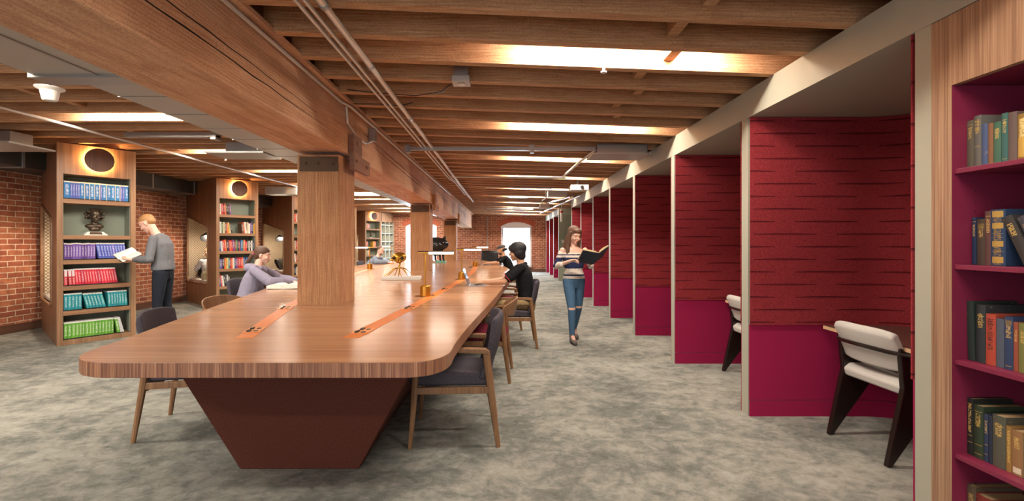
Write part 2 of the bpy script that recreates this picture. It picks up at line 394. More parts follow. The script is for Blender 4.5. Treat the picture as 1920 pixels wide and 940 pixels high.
for i, (a, b) in enumerate(WIN):
    # brick arch of soldier courses
    mb = MB(); w = (b-a)/2; h = CROWN-SPR; R = (w*w+h*h)/(2*h); cx = (a+b)/2; cz = CROWN-R; a0 = math.asin(w/R)*1.12; n = 26
    for k in range(n):
        t0 = -a0+2*a0*(k+.07)/n; t1 = -a0+2*a0*(k+.93)/n
        for r0, r1 in ((R+.01, R+.115), (R+.125, R+.23)):
            P = [(cx+r*math.sin(t), cz+r*math.cos(t)) for r, t in ((r0, t0), (r0, t1), (r1, t1), (r1, t0))]
            mb.prism(P, WALLZ-.012, WALLZ+.02, 'y')
    struct(mb.build('trim_%d' % (i+1), M_soldier))
    wo = archpts(a+.005, b-.005, SILL+.005, SPR, CROWN-.005); wi = [(b-.09, SILL+.10), (b-.09, SPR-.10), (a+.09, SPR-.10), (a+.09, SILL+.10)]
    fr = plate(wo, [wi], WALLZ+.06, WALLZ+.16)
    fr.box(a+.02, b-.02, WALLZ+.07, WALLZ+.15, SPR-.05, SPR+.02)
    o = struct(fr.build('window_%d' % (i+1), M_winframe))
    g = MB(); g.box(a+.08, b-.08, WALLZ+.10, WALLZ+.106, SILL+.08, SPR-.05); g.build('pane', M_glass, o)
    s = MB(); s.box(a-.05, b+.05, WALLZ-.06, WALLZ+.06, SILL-.05, SILL); s.build('window_sill', M_skirt, o)

# ---- ceiling joists
PITCH = .372; Z0 = 2.51
LEFTJ = MB(); 
def jz(k): return Z0+PITCH*k        # far edge of joist k at x = 0
nj = int((WALLZ-Z0-.05)/PITCH)+1
proto = None
for k in range(-11, nj):
    zf = jz(k); zc = zf-.03
    # right of the beam
    if proto is None:
        mb = MB(); x0, x1 = -1.42, 3.3; s, t = .034, .025; w = .032; h = .31
        pts = []
        for zz in (0, 1):
            for (x, d) in ((x0, -w), (x1, -w), (x1, w), (x0, w)):
                pts.append((x, d+s*x, (1.33+1.217-t*x) if zz == 0 else 2.86))
        mb.hexa(pts); proto = mb.build('ceiling_joist', M_joist, loc=(0, zc, 0)); o = proto
        mb = MB(); mb.box(XL, -1.75, -w, w, 2.64, 2.86); protoL = mb.build('ceiling_joist', M_joist, loc=(0, zc, 0)); ol = protoL
    else:
        o = proto.copy(); COL.objects.link(o); o.location.y = zc
        ol = protoL.copy(); COL.objects.link(ol); ol.location.y = zc
    if zc+.15 > WALLZ: 
        for q in (o, ol): bpy.data.objects.remove(q)
        break
    tag(o, 'rough timber ceiling joist, %s of those right of the beam counting from the back' % nth(k+12), 'joist', 'ceiling joists right of the beam')
    tag(ol, 'rough timber ceiling joist, %s of those left of the beam counting from the back' % nth(k+12), 'joist', 'ceiling joists left of the beam')
    # lights lying in the bays, every fifth joist
    if k >= -8 and (k-2) % 5 == 0:
        b = (k-2)//5+3
        for side, xa, xb in (('right', .15, 1.45), ('left', -4.5, -3.0)):
            zn = zf-PITCH
            sk = .034*(xa+xb)/2 if side == 'right' else 0
            t = thing('bay_light', 'linear light fixture hidden in the %s lit joist bay %s of the beam' % (nth(b), side), 'light fixture', ((xa+xb)/2, zn+.035+sk, 2.66), 0, 'linear lights in the joist bays')
            L = (xb-xa)/2
            mb = MB(); mb.box(-L, L, -.01, .045, .06, .09); mb.box(-L, L, -.01, .0, .0, .06); mb.build('housing', M_whitep, t)
            mb = MB(); mb.box(-L+.01, L-.01, .002, .035, .035, .058); mb.build('diffuser', M_glowbay, t)
            l = area('bay_lamp', ((xa+xb)/2, zn+.10+sk, 2.69), ((xa+xb)/2, zn+.42+sk, 2.60), xb-xa, .05, BAY_POWER*(.7 if (k < 2 and side == 'right') else 1), CEIL_GLOW)
        # downward throw from the same fixtures
            area('bay_lamp_down', ((xa+xb)/2, zn+.19+sk, 2.66), ((xa+xb)/2, zn+.5, 0), xb-xa, .12, BAY_POWER*1.3*(.6 if (k < 2 and side == 'right') else 1), CEIL_GLOW)
# blocking between joists
for n_, (px, k) in enumerate(((1365, -1), (1285, 0), (1275, 1), (1210, 2), (1208, 3), (1165, 4), (1165, 5), (1130, 7), (1125, 9), (1082, 12))):
    z = jz(k)+.13; x = (px-945)*z/880*1.0
    mb = MB(); mb.box(x-.035, x+.035, jz(k)+.034*x, jz(k+1)-.064+.034*x, 2.56+.05-.025*x, 2.78); o = mb.build('joist_blocking', M_joist)
    tag(o, 'short timber block between the %s and %s joists right of the beam' % (nth(k+12), nth(k+13)), 'wood block', 'blocking between joists')
for n_, (px, k) in enumerate(((35, 4), (125, 5), (235, 8), (320, 11), (395, 13), (430, 14))):
    z = jz(k)+.13; x = (px-945)*z/880*1.0
    mb = MB(); mb.box(x-.035, x+.035, jz(k), jz(k+1)-.064, 2.68, 2.82); o = mb.build('joist_blocking', M_joist)
    tag(o, 'short timber block between the %s and %s joists left of the beam' % (nth(k+12), nth(k+13)), 'wood block', 'blocking between joists')

# ---- main beam in four lengths, and its posts
BX0, BX1 = -1.89, -1.43
POSTZ = [4.21, 9.30, 14.45]
segs = [(-2.1, 4.50, .80, .82), (4.52, 9.66, .815, .775), (9.68, 14.8, .77, .725), (14.82, WALLZ-.005, .70, .64)]
words = ['nearest the camera, running overhead at the upper left', 'between the first and second posts', 'between the second and third posts', 'ending in the far brick wall']
for i, (a, b, h0, h1) in enumerate(segs):
    mb = MB(); mb.hexa([(BX0, a, EYE+h0), (BX1, a, EYE+h0), (BX1, b, EYE+h1), (BX0, b, EYE+h1), (BX0, a, 2.57), (BX1, a, 2.57), (BX1, b, 2.57), (BX0, b, 2.57)])
    o = mb.build('timber_beam', M_beam, bevel=.012); tag(o, 'massive rough timber beam length '+words[i], 'beam', 'lengths of the main beam')
    # long drying cracks
    cr = MB(); rnd = random.Random(i+5)
    for c in range(2):
        y = a+.25+c*.4; z = 2.44-.07*c-.0*i; pts = []
        L = (b-a)*(.85 if i < 2 else .5)
        for s in range(30):
            pts.append((BX1+.0015, y+L*s/30, z-(.12*s/30)+rnd.uniform(-.004, .004)))
        R = [[(p[0], p[1], p[2]-w), (p[0]+.001, p[1], p[2]), (p[0], p[1], p[2]+w), (p[0]-.004, p[1], p[2])] for p, w in zip(pts, [.0005+.006*math.sin(PI*s/29)*rnd.uniform(.5, 1) for s in range(30)])]
        cr.rings(R)
    cr.build('drying_crack', plain('crack_dark', '#2c170e', .95), o)
mb = MB(); mb.box(BX0+.05, BX1+.05, -2.1, WALLZ, 2.50, 2.53+.02)
mb = MB(); mb.box(BX1-.35, BX1+.07, -2.1, WALLZ-.01, 2.572, 2.60); o = mb.build('sill_plank', M_beam); tag(o, 'flat timber plank lying on top of the main beam under the joists', 'plank')
pl = ['nearest square timber post rising through the long table', 'middle square timber post rising through the long table behind the gold sculpture', 'farthest square timber post at the far end of the long table']
for i, z in enumerate(POSTZ):
    top = EYE+(.80, .768, .695)[i]
    t = thing('timber_post', pl[i], 'post', (0, z, 0))
    x0, x1 = -1.86, -1.475; mb = MB(); c = .014
    poly = [(x0+c, 0), (x1-c, 0), (x1, c), (x1, .43-c), (x1-c, .43), (x0+c, .43), (x0, .43-c), (x0, c)]
    mb.prism(poly, 0, top-.012); mb.build('shaft', M_post, t)
    mb = MB(); mb.box(x0+.03, x1-.01, -.012, -.002, top-.16, top-.03)
    for bx in (x0+.08, x0+.19, x1-.06): mb.lathe([(.012, -.02), (.014, -.012)], (bx, 0, top-.09), 10, 'y')
    mb.build('iron_collar', M_iron, t)
    mb = MB(); mb.box(BX1+.003, BX1+.05, .12, .62, top-.12, top+.02); mb.box(BX1+.003, BX1+.05, .10, .35, top+.02, top+.20)
    for by, bz in ((.18, -.04), (.5, -.05), (.2, .13)): mb.lathe([(.016, BX1+.05), (.016, BX1+.062)], (0, by, top+bz), 10, 'x')
    mb.build('side_bracket', M_post if i else wood('bracket_timber', [(.3, '#6f5040'), (.7, '#98705a')], 'y', 25, .8, .3), t)

# ---- metal ceiling duct left of the beam
t = thing('flat_duct', 'wide flat galvanised air duct running along the left side of the beam', 'duct', (0, 0, 0))
mb = MB(); mb.box(-3.04, -1.93, 3.28, WALLZ-.5, EYE+1.155, 2.637); mb.build('duct_run', M_duct, t)
mb = MB(); mb.box(-3.14, -1.93, -2, 3.12, EYE+1.12, 2.637); mb.build('wide_run', M_duct, t)
mb = MB(); mb.box(-3.17, -1.92, 3.12, 3.28, EYE+1.10, 2.637); mb.build('flange', M_metal, t)
sm = MB(); y = 3.7
while y < WALLZ-1: sm.box(-3.045, -1.925, y, y+.012, EYE+1.150, 2.636); y += .52
sm.box(-2.72, -2.70, .2, 3.12, EYE+1.113, EYE+1.12)
sm.build('seams', M_metal, t)
# duct hugging the brick wall
t = thing('wall_duct', 'dark rectangular air duct running along the top of the left brick wall', 'duct')
mb = MB(); mb.box(-7.24, -6.68, -2, WALLZ-.1, EYE+1.05, 2.635); mb.build('duct_run', M_ductdark, t)
y = .5
while y < WALLZ-.5: mb = MB(); mb.box(-7.245, -6.66, y, y+.03, EYE+1.035, 2.637); mb.build('joint_flange', M_duct, t); y += 1.2

# ---- conduits
def tubeobj(name, pts, r, mat, label, cat, group=None, n=8):
    mb = MB(); mb.tube(pts, r, n); return tag(mb.build(name, mat, smooth=True), label, cat, group)
hz = 2.515
def run(xr, h, y0, y1, jog=0):
    x = -xr*h; z = EYE+h
    return [(x, y0, z), (x, 8.6, z), (x+jog, 9.2, z), (x+jog, y1, z)]
g = 'metal conduits under the joists'
tubeobj('conduit', run(.860, 1.175, -1, 11.6, .05), .011, M_conduit, 'thin steel conduit under the joists, closest of the group of three to the beam', 'conduit', g)
tubeobj('conduit', run(.822, 1.175, -1, 12.2, .05), .011, M_conduit, 'thin steel conduit under the joists, middle of the group of three', 'conduit', g)
tubeobj('conduit', run(.757, 1.165, -1, 13.4, .0), .019, M_conduit, 'thicker steel conduit under the joists, farthest of the group of three from the beam', 'conduit', g)
mb = MB(); mb.tube([(-1.405, -1, 2.545), (-1.405, 4.05, 2.545), (-1.37, 4.2, 2.545), (-1.37, 12, 2.545)], .012, 8)
tag(mb.build('conduit', M_conduit, smooth=True), 'steel conduit clipped along the upper right edge of the main beam', 'conduit', g)
tubeobj('conduit', [(-1.395, 4.15, 2.53), (-1.40, 4.2, 2.40), (-1.40, 4.45, 2.33), (-1.40, 4.75, 2.33), (-1.39, 4.95, 2.40)], .010, M_conduit, 'short bent conduit looping down over the beam by the nearest post', 'conduit', g)
mb = MB(); mb.box(-1.425, -1.36, 4.93, 5.03, 2.40, 2.53); tag(mb.build('junction_box', M_metal, bevel=.004), 'small steel junction box on the beam behind the nearest post', 'junction box')
tubeobj('conduit', [(-4.75, -1, 2.60), (-4.72, 3.5, 2.60), (-4.68, 12, 2.60)], .016, M_conduit, 'long steel conduit crossing under the joists at the left', 'conduit', g)
mb = MB(); mb.box(-4.75, -4.64, 4.15, 4.28, 2.56, 2.64); mb.tube([(-4.7, 4.2, 2.57), (-4.69, 4.2, 2.52)], .02, 8); tag(mb.build('conduit_clamp', M_iron), 'dark clamp gripping the long conduit at the left', 'clamp')
# cable drooping between joists
tubeobj('black_cable', [(-1.25, 3.74, 2.55), (-1.0, 3.72, 2.515), (-.7, 3.74, 2.50), (-.5, 3.75, 2.535), (-.42, 3.75, 2.60)], .004, M_black, 'thin black cable drooping under the fourth joist near the beam', 'cable', None, 6)
tubeobj('black_cable', [(-1.32, 4.12, 2.55), (-1.1, 4.12, 2.545), (-.9, 4.13, 2.535), (-.8, 4.12, 2.56)], .004, M_black, 'short black cable lying under the joist left of the three conduits', 'cable', None, 6)
# conduit clips
for i, z in enumerate((2.3, 3.1, 4.4)):
    mb = MB(); x = -.757*1.165; mb.tube([(x, z-.012, EYE+1.165), (x, z+.012, EYE+1.165)], .025, 10); tag(mb.build('conduit_coupling', M_metal), 'round coupling on the thick conduit, %s from the camera' % nth(i+1), 'coupling')
# strut channel and projectors
z = 5.75; mb = MB(); mb.box(-1.22, 1.12, z, z+.045, 2.46, 2.505); 
o = mb.build('strut_channel', M_metal); tag(o, 'galvanised strut channel spanning under the joists from beam to grey projector box', 'metal channel')
for i, x in enumerate((-1.2, .32)):
    q = MB(); q.box(x, x+.05, z-.01, z+.055, 2.43, 2.53); q.box(x-.02, x+.03, z-.03, z-.01, 2.45, 2.52); q.build('channel_bracket', M_metal, o)
t = thing('ceiling_unit', 'large flat grey metal equipment box hung under the joists near the booths', 'ceiling unit', (1.42, 5.9, 2.42))
mb = MB(); mb.box(-.28, .34, -.15, .2, 0, .12); mb.build('casing', M_metal, t, bevel=.006)
mb = MB(); mb.box(-.34, .36, -.22, .24, -.015, 0); mb.build('tray', M_duct, t)
tubeobj('hanging_pipe', [(1.12, 5.75, 2.46), (1.02, 6.4, 2.42), (.92, 7.3, 2.36)], .017, M_conduit, 'slanting steel pipe under the joists beside the grey equipment box', 'pipe')
t = thing('ceiling_unit', 'white projector box hung under the joists before the first green wall', 'ceiling unit', (1.42, 8.9, 2.33))
mb = MB(); mb.box(-.15, .19, 0, .3, 0, .10); mb.build('casing', M_whitep, t, bevel=.008)
mb = MB(); mb.tube([(0, .15, .1), (0, .15, .2)], .03, 10); mb.build('mount', M_metal, t)
mb = MB(); mb.lathe([(.035, -.02), (.035, .0)], (.06, 0, .05), 16, 'y'); mb.build('lens', M_black, t)
t = thing('ceiling_unit', 'grey rectangular box hung under the joists left of the white projector', 'ceiling unit', (1.18, 10.2, 2.34))
mb = MB(); mb.box(-.22, .2, 0, .3, 0, .12); mb.build('casing', M_duct, t, bevel=.006)
mb = MB(); mb.tube([(-.27, -.02, .13), (-.27, -.02, -.06), (-.36, -.05, -.12)], .015, 8); mb.build('pipe_stub', M_conduit, t)
t = thing('ceiling_unit', 'small dark box hung under the joists far down the aisle', 'ceiling unit', (1.15, 13.2, 2.32))
mb = MB(); mb.box(-.13, .13, 0, .25, 0, .12); mb.build('casing', M_duct, t, bevel=.006)
mb = MB(); mb.box(-.16, .16, -.02, .27, -.02, 0); mb.build('tray', M_metal, t)
for i, (x0, y0, x1, y1) in enumerate(((1.65, 11.2, 1.2, 13.0), (1.6, 11.3, 1.28, 13.0), (1.78, 11.0, 1.35, 17.5))):
    tubeobj('ceiling_pipe', [(x0, y0, 2.43), (x1, y1, 2.43)], .02, M_conduit, 'bright steel pipe slanting under the joists far down the aisle, %s from the left' % nth(i+1), 'pipe', 'slanting pipes down the aisle')
for i, (y, x0, x1) in enumerate(((8.35, -.95, 1.1), (9.9, -.4, 1.0), (16.2, -.6, 1.0), (12.2, -.2, .6))):
    tubeobj('cross_conduit', [(x0, y, 2.50), (x1, y, 2.475)], .015, M_conduit, 'steel conduit crossing under the joists, %s of the cross runs from the camera' % nth(i+1), 'conduit', 'cross conduits')
for i, (y, x0, x1) in enumerate(((5.55, -4.5, -3.4), (12.5, -4.3, -2.6))):
    mb = MB(); mb.box(x0, x1, y, y+.08, 2.58, 2.635); mb.box(x1-.06, x1, y-.02, y+.1, 2.55, 2.60); tag(mb.build('strut_channel', M_metal), 'shiny metal channel under the left joists, %s' % ('near the first bookcase' if i == 0 else 'far behind the nearest post'), 'metal channel')
t = thing('ceiling_unit', 'dark metal equipment box under the left joists beside the flat duct', 'ceiling unit', (-3.42, 6.1, 2.50))
mb = MB(); mb.box(-.2, .35, 0, .35, 0, .13); mb.build('casing', M_duct, t); mb = MB(); mb.box(-.42, .34, -.1, .4, -.02, 0); mb.build('tray', M_metal, t)
t = thing('ceiling_unit', 'dark metal equipment box under the joists at the far left above the brick wall', 'ceiling unit', (-5.9, 5.3, 2.47))
mb = MB(); mb.box(-.6, .15, 0, .3, 0, .14); mb.build('casing', M_ductdark, t, bevel=.005); mb = MB(); mb.box(.15, .30, 0.02, .28, 0.01, .13); mb.build('end_plate', M_metal, t); mb = MB(); mb.box(-.6, .36, -.05, .5, -.02, 0); mb.build('tray', M_duct, t)
t = thing('ceiling_unit', 'dark metal box with a clip under the joists right of the second bookcase', 'ceiling unit', (-5.05, 10.6, 2.42))
mb = MB(); mb.box(-.35, .35, 0, .3, 0, .16); mb.build('casing', M_duct, t); mb = MB(); mb.box(.5, .56, 0, .05, -.05, .17); mb.box(.5, .7, 0, .05, -.08, -.05); mb.build('hanger', M_metal, t)
# small speaker box by the near joists
t = thing('ceiling_sensor', 'small steel box with round pale sensor hanging from the fourth joist', 'sensor', (-.315, 3.43, 2.50))
mb = MB(); mb.box(-.05, .05, 0, .08, .05, .17); mb.build('bracket', M_metal, t)
mb = MB(); mb.box(-.065, .065, -.03, .10, 0, .045); mb.build('housing', M_duct, t, bevel=.004)
mb = MB(); mb.lathe([(.03, -.006), (.025, .0)], (0, .035, -.0), 16); mb.build('sensor_face', M_whitep, t)
# sprinkler
for i, (x, y, z) in enumerate(((.68, 3.2, 2.50), (-4.15, 7.0, 2.56))):
    t = thing('sprinkler', ('small chrome sprinkler head under the first bright joist on the right' if i == 0 else 'small bronze sprinkler head hanging above the left bookcases'), 'sprinkler', (x, y, z))
    mb = MB(); mb.tube([(0, 0, 0), (0, 0, .07)], .01, 8); mb.build('stem', M_metal, t); mb = MB(); mb.lathe([(.02, -.012), (.022, -.004), (.008, 0)], (0, 0, 0), 12); mb.build('deflector', M_conduit if i == 0 else M_iron, t)
# white dome loudspeaker
t = thing('dome_speaker', 'white bowl shaped loudspeaker hanging under the joists at the upper left', 'speaker', (-3.60, 3.72, 2.455), 0); t.scale = (.68, .68, .9)
mb = MB(); mb.lathe([(.06, .0), (.072, .012), (.085, .06), (.09, .085), (.135, .105), (.137, .115), (.08, .12)], (0, 0, 0), 32); mb.build('bowl', M_whitep, t, smooth=True)
mb = MB(); mb.box(-.03, .03, -.03, .03, .12, .17); mb.tube([(0, 0, .17), (0, 0, .36)], .012, 8); mb.build('mount', M_black, t)
# dangling device at the green wall
t = thing('hanging_sensor', 'white cylinder with red ring hanging under the joists by the green wall', 'sensor', (1.72, 14.0, 1.95))
mb = MB(); mb.lathe([(.03, 0), (.035, .25), (.045, .27), (.045, .33), (.02, .36)], (0, 0, 0), 16); mb.build('body', M_whitep, t, smooth=True)
mb = MB(); mb.lathe([(.048, .27), (.048, .32)], (0, 0, 0), 16); mb.build('red_ring', plain('red_plastic', '#b01c2a', .4), t)
mb = MB(); mb.tube([(0, 0, .36), (0, 0, .62)], .01, 8); mb.build('stem', M_metal, t)
# electric conduit down the far wall
tubeobj('wall_conduit', [(-.74, WALLZ-.03, 2.5), (-.74, WALLZ-.03, .5)], .018, M_metal, 'vertical steel conduit on the far brick wall between the windows', 'conduit')

# =================================================================== STUDY BOOTHS (right)
mb = MB(); mb.box(XC, 3.4, .665, 13.07, 2.29, 2.50); struct(mb.build('wall_right', [M_sage]))
mb = MB(); mb.box(XC, 3.4, 16.15, WALLZ, 2.29, 2.50); struct(mb.build('trim_3', M_sage))
mb = MB(); mb.box(3.4, 3.5, -2.6, WALLZ, 0, 2.86); struct(mb.build('wall_back_right', M_sageback))
mb = MB(); mb.box(XC, 3.4, -2.6, .66, 0, 2.50); struct(mb.build('wall_near_right', M_sage))
mb = MB(); mb.box(XC+.012, 3.4, 16.15, 16.25, 0, 2.29); struct(mb.build('wall_green', plain('green_wall', '#8f9280', .7)))
mb = MB(); mb.box(1.98, 2.05, 16.13, 16.149, 1.32, 1.42); tag(mb.build('wall_switch', M_whitep, bevel=.003), 'small white switch plate on the green wall', 'switch')
def booth(ze, idx, span=1.455, last=False):
    """ze: face of the far partition"""
    w = ['nearest the camera, with the white chair fully seen', 'second from the camera, its white chair half hidden', 'third from the camera', 'fourth from the camera', 'fifth from the camera', 'sixth from the camera', 'seventh from the camera, just before the green wall', 'first beyond the green wall', 'second beyond the green wall', 'last before the far window wall'][idx]
    t = thing('study_booth', 'open study booth lined in red felt, '+w, 'booth', (0, ze, 0), 0, 'study booths along the right side')
    zs = -span
    # path of the lining
    path = [(XC+.004, 0)]; path += [(XC+.10+i*.1, 0) for i in range(8)]
    cx, cz, r = 2.75, -.5, .5
    path += [(cx+r*math.sin(a), cz+r*math.cos(a)) for a in [PI/2*i/10 for i in range(11)]]
    path += [(3.25, -.8), (3.25, zs+.5)]
    path += [(2.75+r*math.cos(a), zs+.5-r*math.sin(a)) for a in [PI/2*i/10 for i in range(1, 11)]]
    path += [(XC+.1, zs), (XC+.004, zs)]
    def skin(name, mat, z0, z1, off, uv=False):
        bm = bmesh.new(); uvl = bm.loops.layers.uv.new('UVMap') if uv else None
        P = []
        n = len(path)
        for i, p in enumerate(path):
            a = Vector(path[max(i-1, 0)]); b = Vector(path[min(i+1, n-1)]); d = (b-a).normalized(); nn = Vector((d.y, -d.x))  # towards inside
            if nn.dot(Vector((2.5, zs/2))-Vector(p)) < 0: nn = -nn
            P.append(Vector(p)+nn*off)
        L = [0]
        for i in range(1, n): L.append(L[-1]+(P[i]-P[i-1]).length)
        vb = [bm.verts.new((p.x, p.y, z0)) for p in P]; vt = [bm.verts.new((p.x, p.y, z1)) for p in P]
        fs = []
        for i in range(n-1):
            f = bm.faces.new((vb[i], vb[i+1], vt[i+1], vt[i])); fs.append(f)
            if uv:
                for l, (u, v) in zip(f.loops, ((L[i]+.05, z0), (L[i+1]+.05, z0), (L[i+1]+.05, z1), (L[i]+.05, z1))): l[uvl].uv = (u, v)
            f.smooth = True
        me = bpy.data.meshes.new(name); 
        bm.to_mesh(me); bm.free(); me.materials.append(mat); o = bpy.data.objects.new(name, me); COL.objects.link(o); o.parent = t
        so = o.modifiers.new('s', 'SOLIDIFY'); so.thickness = .008; so.offset = 0; es = o.modifiers.new('e', 'EDGE_SPLIT'); es.split_angle = math.radians(40)
        return o
    skin('lower_panel', M_magenta, .125, .702, .006)
    skin('skirting', M_magenta, 0, .121, .010)
    skin('felt_lining', M_felt, .70, 2.287, .018, True)
    mb = MB(); mb.box(XC, 3.38, .006, .10, 0, 2.289); mb.build('partition', M_sage, t)
    return t
ZE = [3.60+1.56*k for k in range(7)]
for k, z in enumerate(ZE): booth(z, k)
for k, z in enumerate((17.72, 19.27, 20.82)): booth(z, 7+k, 1.44 if k < 2 else 1.43)
# partition that carries the near end of the first booth
mb = MB(); mb.box(XC, 3.38, 2.058, 2.14, 0, 2.289); struct(mb.build('wall_end', M_sage))
# desks
for k in range(7):
    ze = ZE[k]; t = thing('booth_desk', 'narrow dark brown desk with pale plywood edge in the %s study booth' % nth(k+1), 'desk', (0, ze, .682), 0, 'desks in the study booths')
    pol = [(2.36, -1.25), (3.20, -1.25), (3.20, -.52), (3.15, -.32), (3.04, -.19), (2.88, -.09), (2.76, -.07), (2.40, -.07)]
    mb = MB(); mb.prism(pol, 0, .024); mb.build('core', M_ply, t)
    pol2 = [(p[0]+(.002 if p[0] < 2.5 else 0), p[1]) for p in pol]
    mb = MB(); mb.prism(pol2, .0245, .028); mb.build('top', M_desktop, t)
    mb = MB(); mb.prism([(2.52, -1.2), (3.18, -1.2), (3.18, -.6), (2.9, -.16), (2.52, -.16)], -.05, -.001); mb.build('underframe', M_black, t)

# bookcase at the right edge
t = thing('plum_bookcase', 'oak veneered bookcase with plum red interior holding old cloth books', 'bookcase', (0, 0, 0))
mb = MB(); mb.box(1.872, 1.90, 1.9634, 2.056, 0, 2.285); mb.box(1.90, 2.42, 1.985, 2.056, 0, 2.285); mb.build('stile', M_oakveneer, t)
mb = MB(); mb.box(1.872, 1.90, .7, 1.963, 1.988, 2.285); mb.build('header', M_oakveneer, t)
mb = MB(); mb.box(1.8735, 2.40, 1.9624, 1.9632, 0.0, 1.988); mb.box(1.902, 2.40, 1.9633, 1.984, 0, 1.988); mb.build('side_panel', M_magshelf, t)
mb = MB(); mb.box(2.38, 2.40, .7, 1.962, 0.06, 2.0); mb.build('back_panel', M_magshelf, t)
mb = MB(); mb.box(1.90, 2.38, .7, 1.962, 1.99, 2.01); mb.build('top_panel', M_magshelf, t)
mb = MB(); mb.box(1.88, 2.40, .68, .70, 0.0, 2.28); mb.build('side_panel', M_magshelf, t)
for h in (1.636, 1.2376, .8415, .449, .10):
    mb = MB(); mb.box(1.882, 2.379, .701, 1.962, h-.019, h); mb.build('shelf', M_magshelf, t, bevel=.001)
mb = MB()
for r in range(40):
    z = .2+r*.042
    for x in (1.97,):
        mb.lathe([(.0025, 1.9620), (.0025, 1.9625)], (x, 0, z), 6, 'y')
mb.build('shelf_pin_holes', M_black, t)

# =================================================================== LONG TABLE
def smooth_poly(pts, it=3):
    for _ in range(it):
        q = []
        for i in range(len(pts)):
            a, b = pts[i], pts[(i+1) % len(pts)]
            q += [(a[0]*.75+b[0]*.25, a[1]*.75+b[1]*.25), (a[0]*.25+b[0]*.75, a[1]*.25+b[1]*.75)]
        pts = q
    return pts
TT = .77
raw = [(-1.55, 2.185), (-1.2, 2.185), (-.72, 2.185), (-.27, 2.185), (-.275, 2.75), (-.10, 4.6), (-.01, 5.9), (.09, 7.2), (.14, 8.6), (.13, 9.8), (-.02, 11.4), (-.35, 13.6), (-.65, 14.75), (-1.0, 15.0), (-2.9, 15.0), (-3.25, 14.7), (-3.55, 12.6), (-3.60, 11.0), (-3.50, 9.2), (-3.22, 7.2), (-2.88, 5.66), (-2.60, 4.4), (-2.34, 3.25), (-2.215, 2.8), (-2.10, 2.185)]
TP = smooth_poly(raw, 3)
t = thing('long_table', 'very long walnut library table with thick striped edge built around the timber posts', 'table', (-1.2, 2.8, 0))
LT = t
def off(poly, dx, dy): return [(p[0]-dx, p[1]-dy) for p in poly]
mb = MB(); mb.prism(off(TP, -1.2, 2.8), TT-.072, TT-.0005); mb.build('edge_band', M_tableedge, t, smooth=True, bevel=.003)
mb = MB(); mb.prism(off(TP, -1.2, 2.8), TT-.0006, TT); mb.build('tabletop', M_tabletop, t)
mb = MB()
mb.hexa([(-1.547+1.2, -.05, 0), (-.853+1.2, -.05, 0), (-.80+1.2, 10.9, 0), (-2.2+1.2, 10.9, 0), (-1.99+1.2, -.05, TT-.073), (-.475+1.2, -.05, TT-.073), (-.40+1.2, 11.3, TT-.073), (-2.7+1.2, 11.3, TT-.073)])
mb.build('felt_base', M_basefelt, t, bevel=.006)
def strip(name, pts, w, label=None):
    mb = MB(); L = []; Rr = []
    for i, p in enumerate(pts):
        a = Vector(pts[max(0, i-1)]); b = Vector(pts[min(len(pts)-1, i+1)]); d = (b-a).normalized(); n = Vector((-d.y, d.x))*w/2
        L.append((p[0]+n.x+1.2, p[1]+n.y-2.8)); Rr.append((p[0]-n.x+1.2, p[1]-n.y-2.8))
    mb.prism(L+Rr[::-1], TT, TT+.0015); o = mb.build(name, M_orange, LT)
    o['label'] = label; return o
strip('cable_channel', [(-1.52, 2.74), (-1.89, 4.12), (-2.12, 5.2), (-2.45, 7.0), (-2.75, 9.0), (-2.9, 10.6), (-2.95, 13.2)], .10, 'tan inlaid cable channel left of the post')
strip('cable_channel', [(-.90, 2.75), (-.78, 4.4), (-.645, 6.7), (-.60, 9.0), (-.66, 11), (-.9, 13.6)], .10, 'tan inlaid cable channel right of the post')
def outlet(x, y, a):
    e = bpy.data.objects.new('power_outlet', None); COL.objects.link(e); e.parent = LT; e.location = (x+1.2, y-2.8, TT+.0016); e.rotation_euler.z = a
    mb = MB(); mb.box(-.05, .05, -.085, .085, 0, .004); mb.build('flap', M_orange2, e)
    for yy in (-.045, .045): mb = MB(); mb.box(-.03, -.012, yy-.022, yy+.022, .004, .012); mb.build('socket', M_black, e); mb = MB(); mb.box(.006, .03, yy-.012, yy+.012, .004, .007); mb.build('usb_port', M_black, e)
for x, y, a in ((-1.585, 2.98, .26), (-1.86, 4.0, .26), (-.885, 2.95, -.07), (-.80, 4.0, -.07), (-.70, 5.6, -.1), (-.615, 8.0, 0)): outlet(x, y, a)

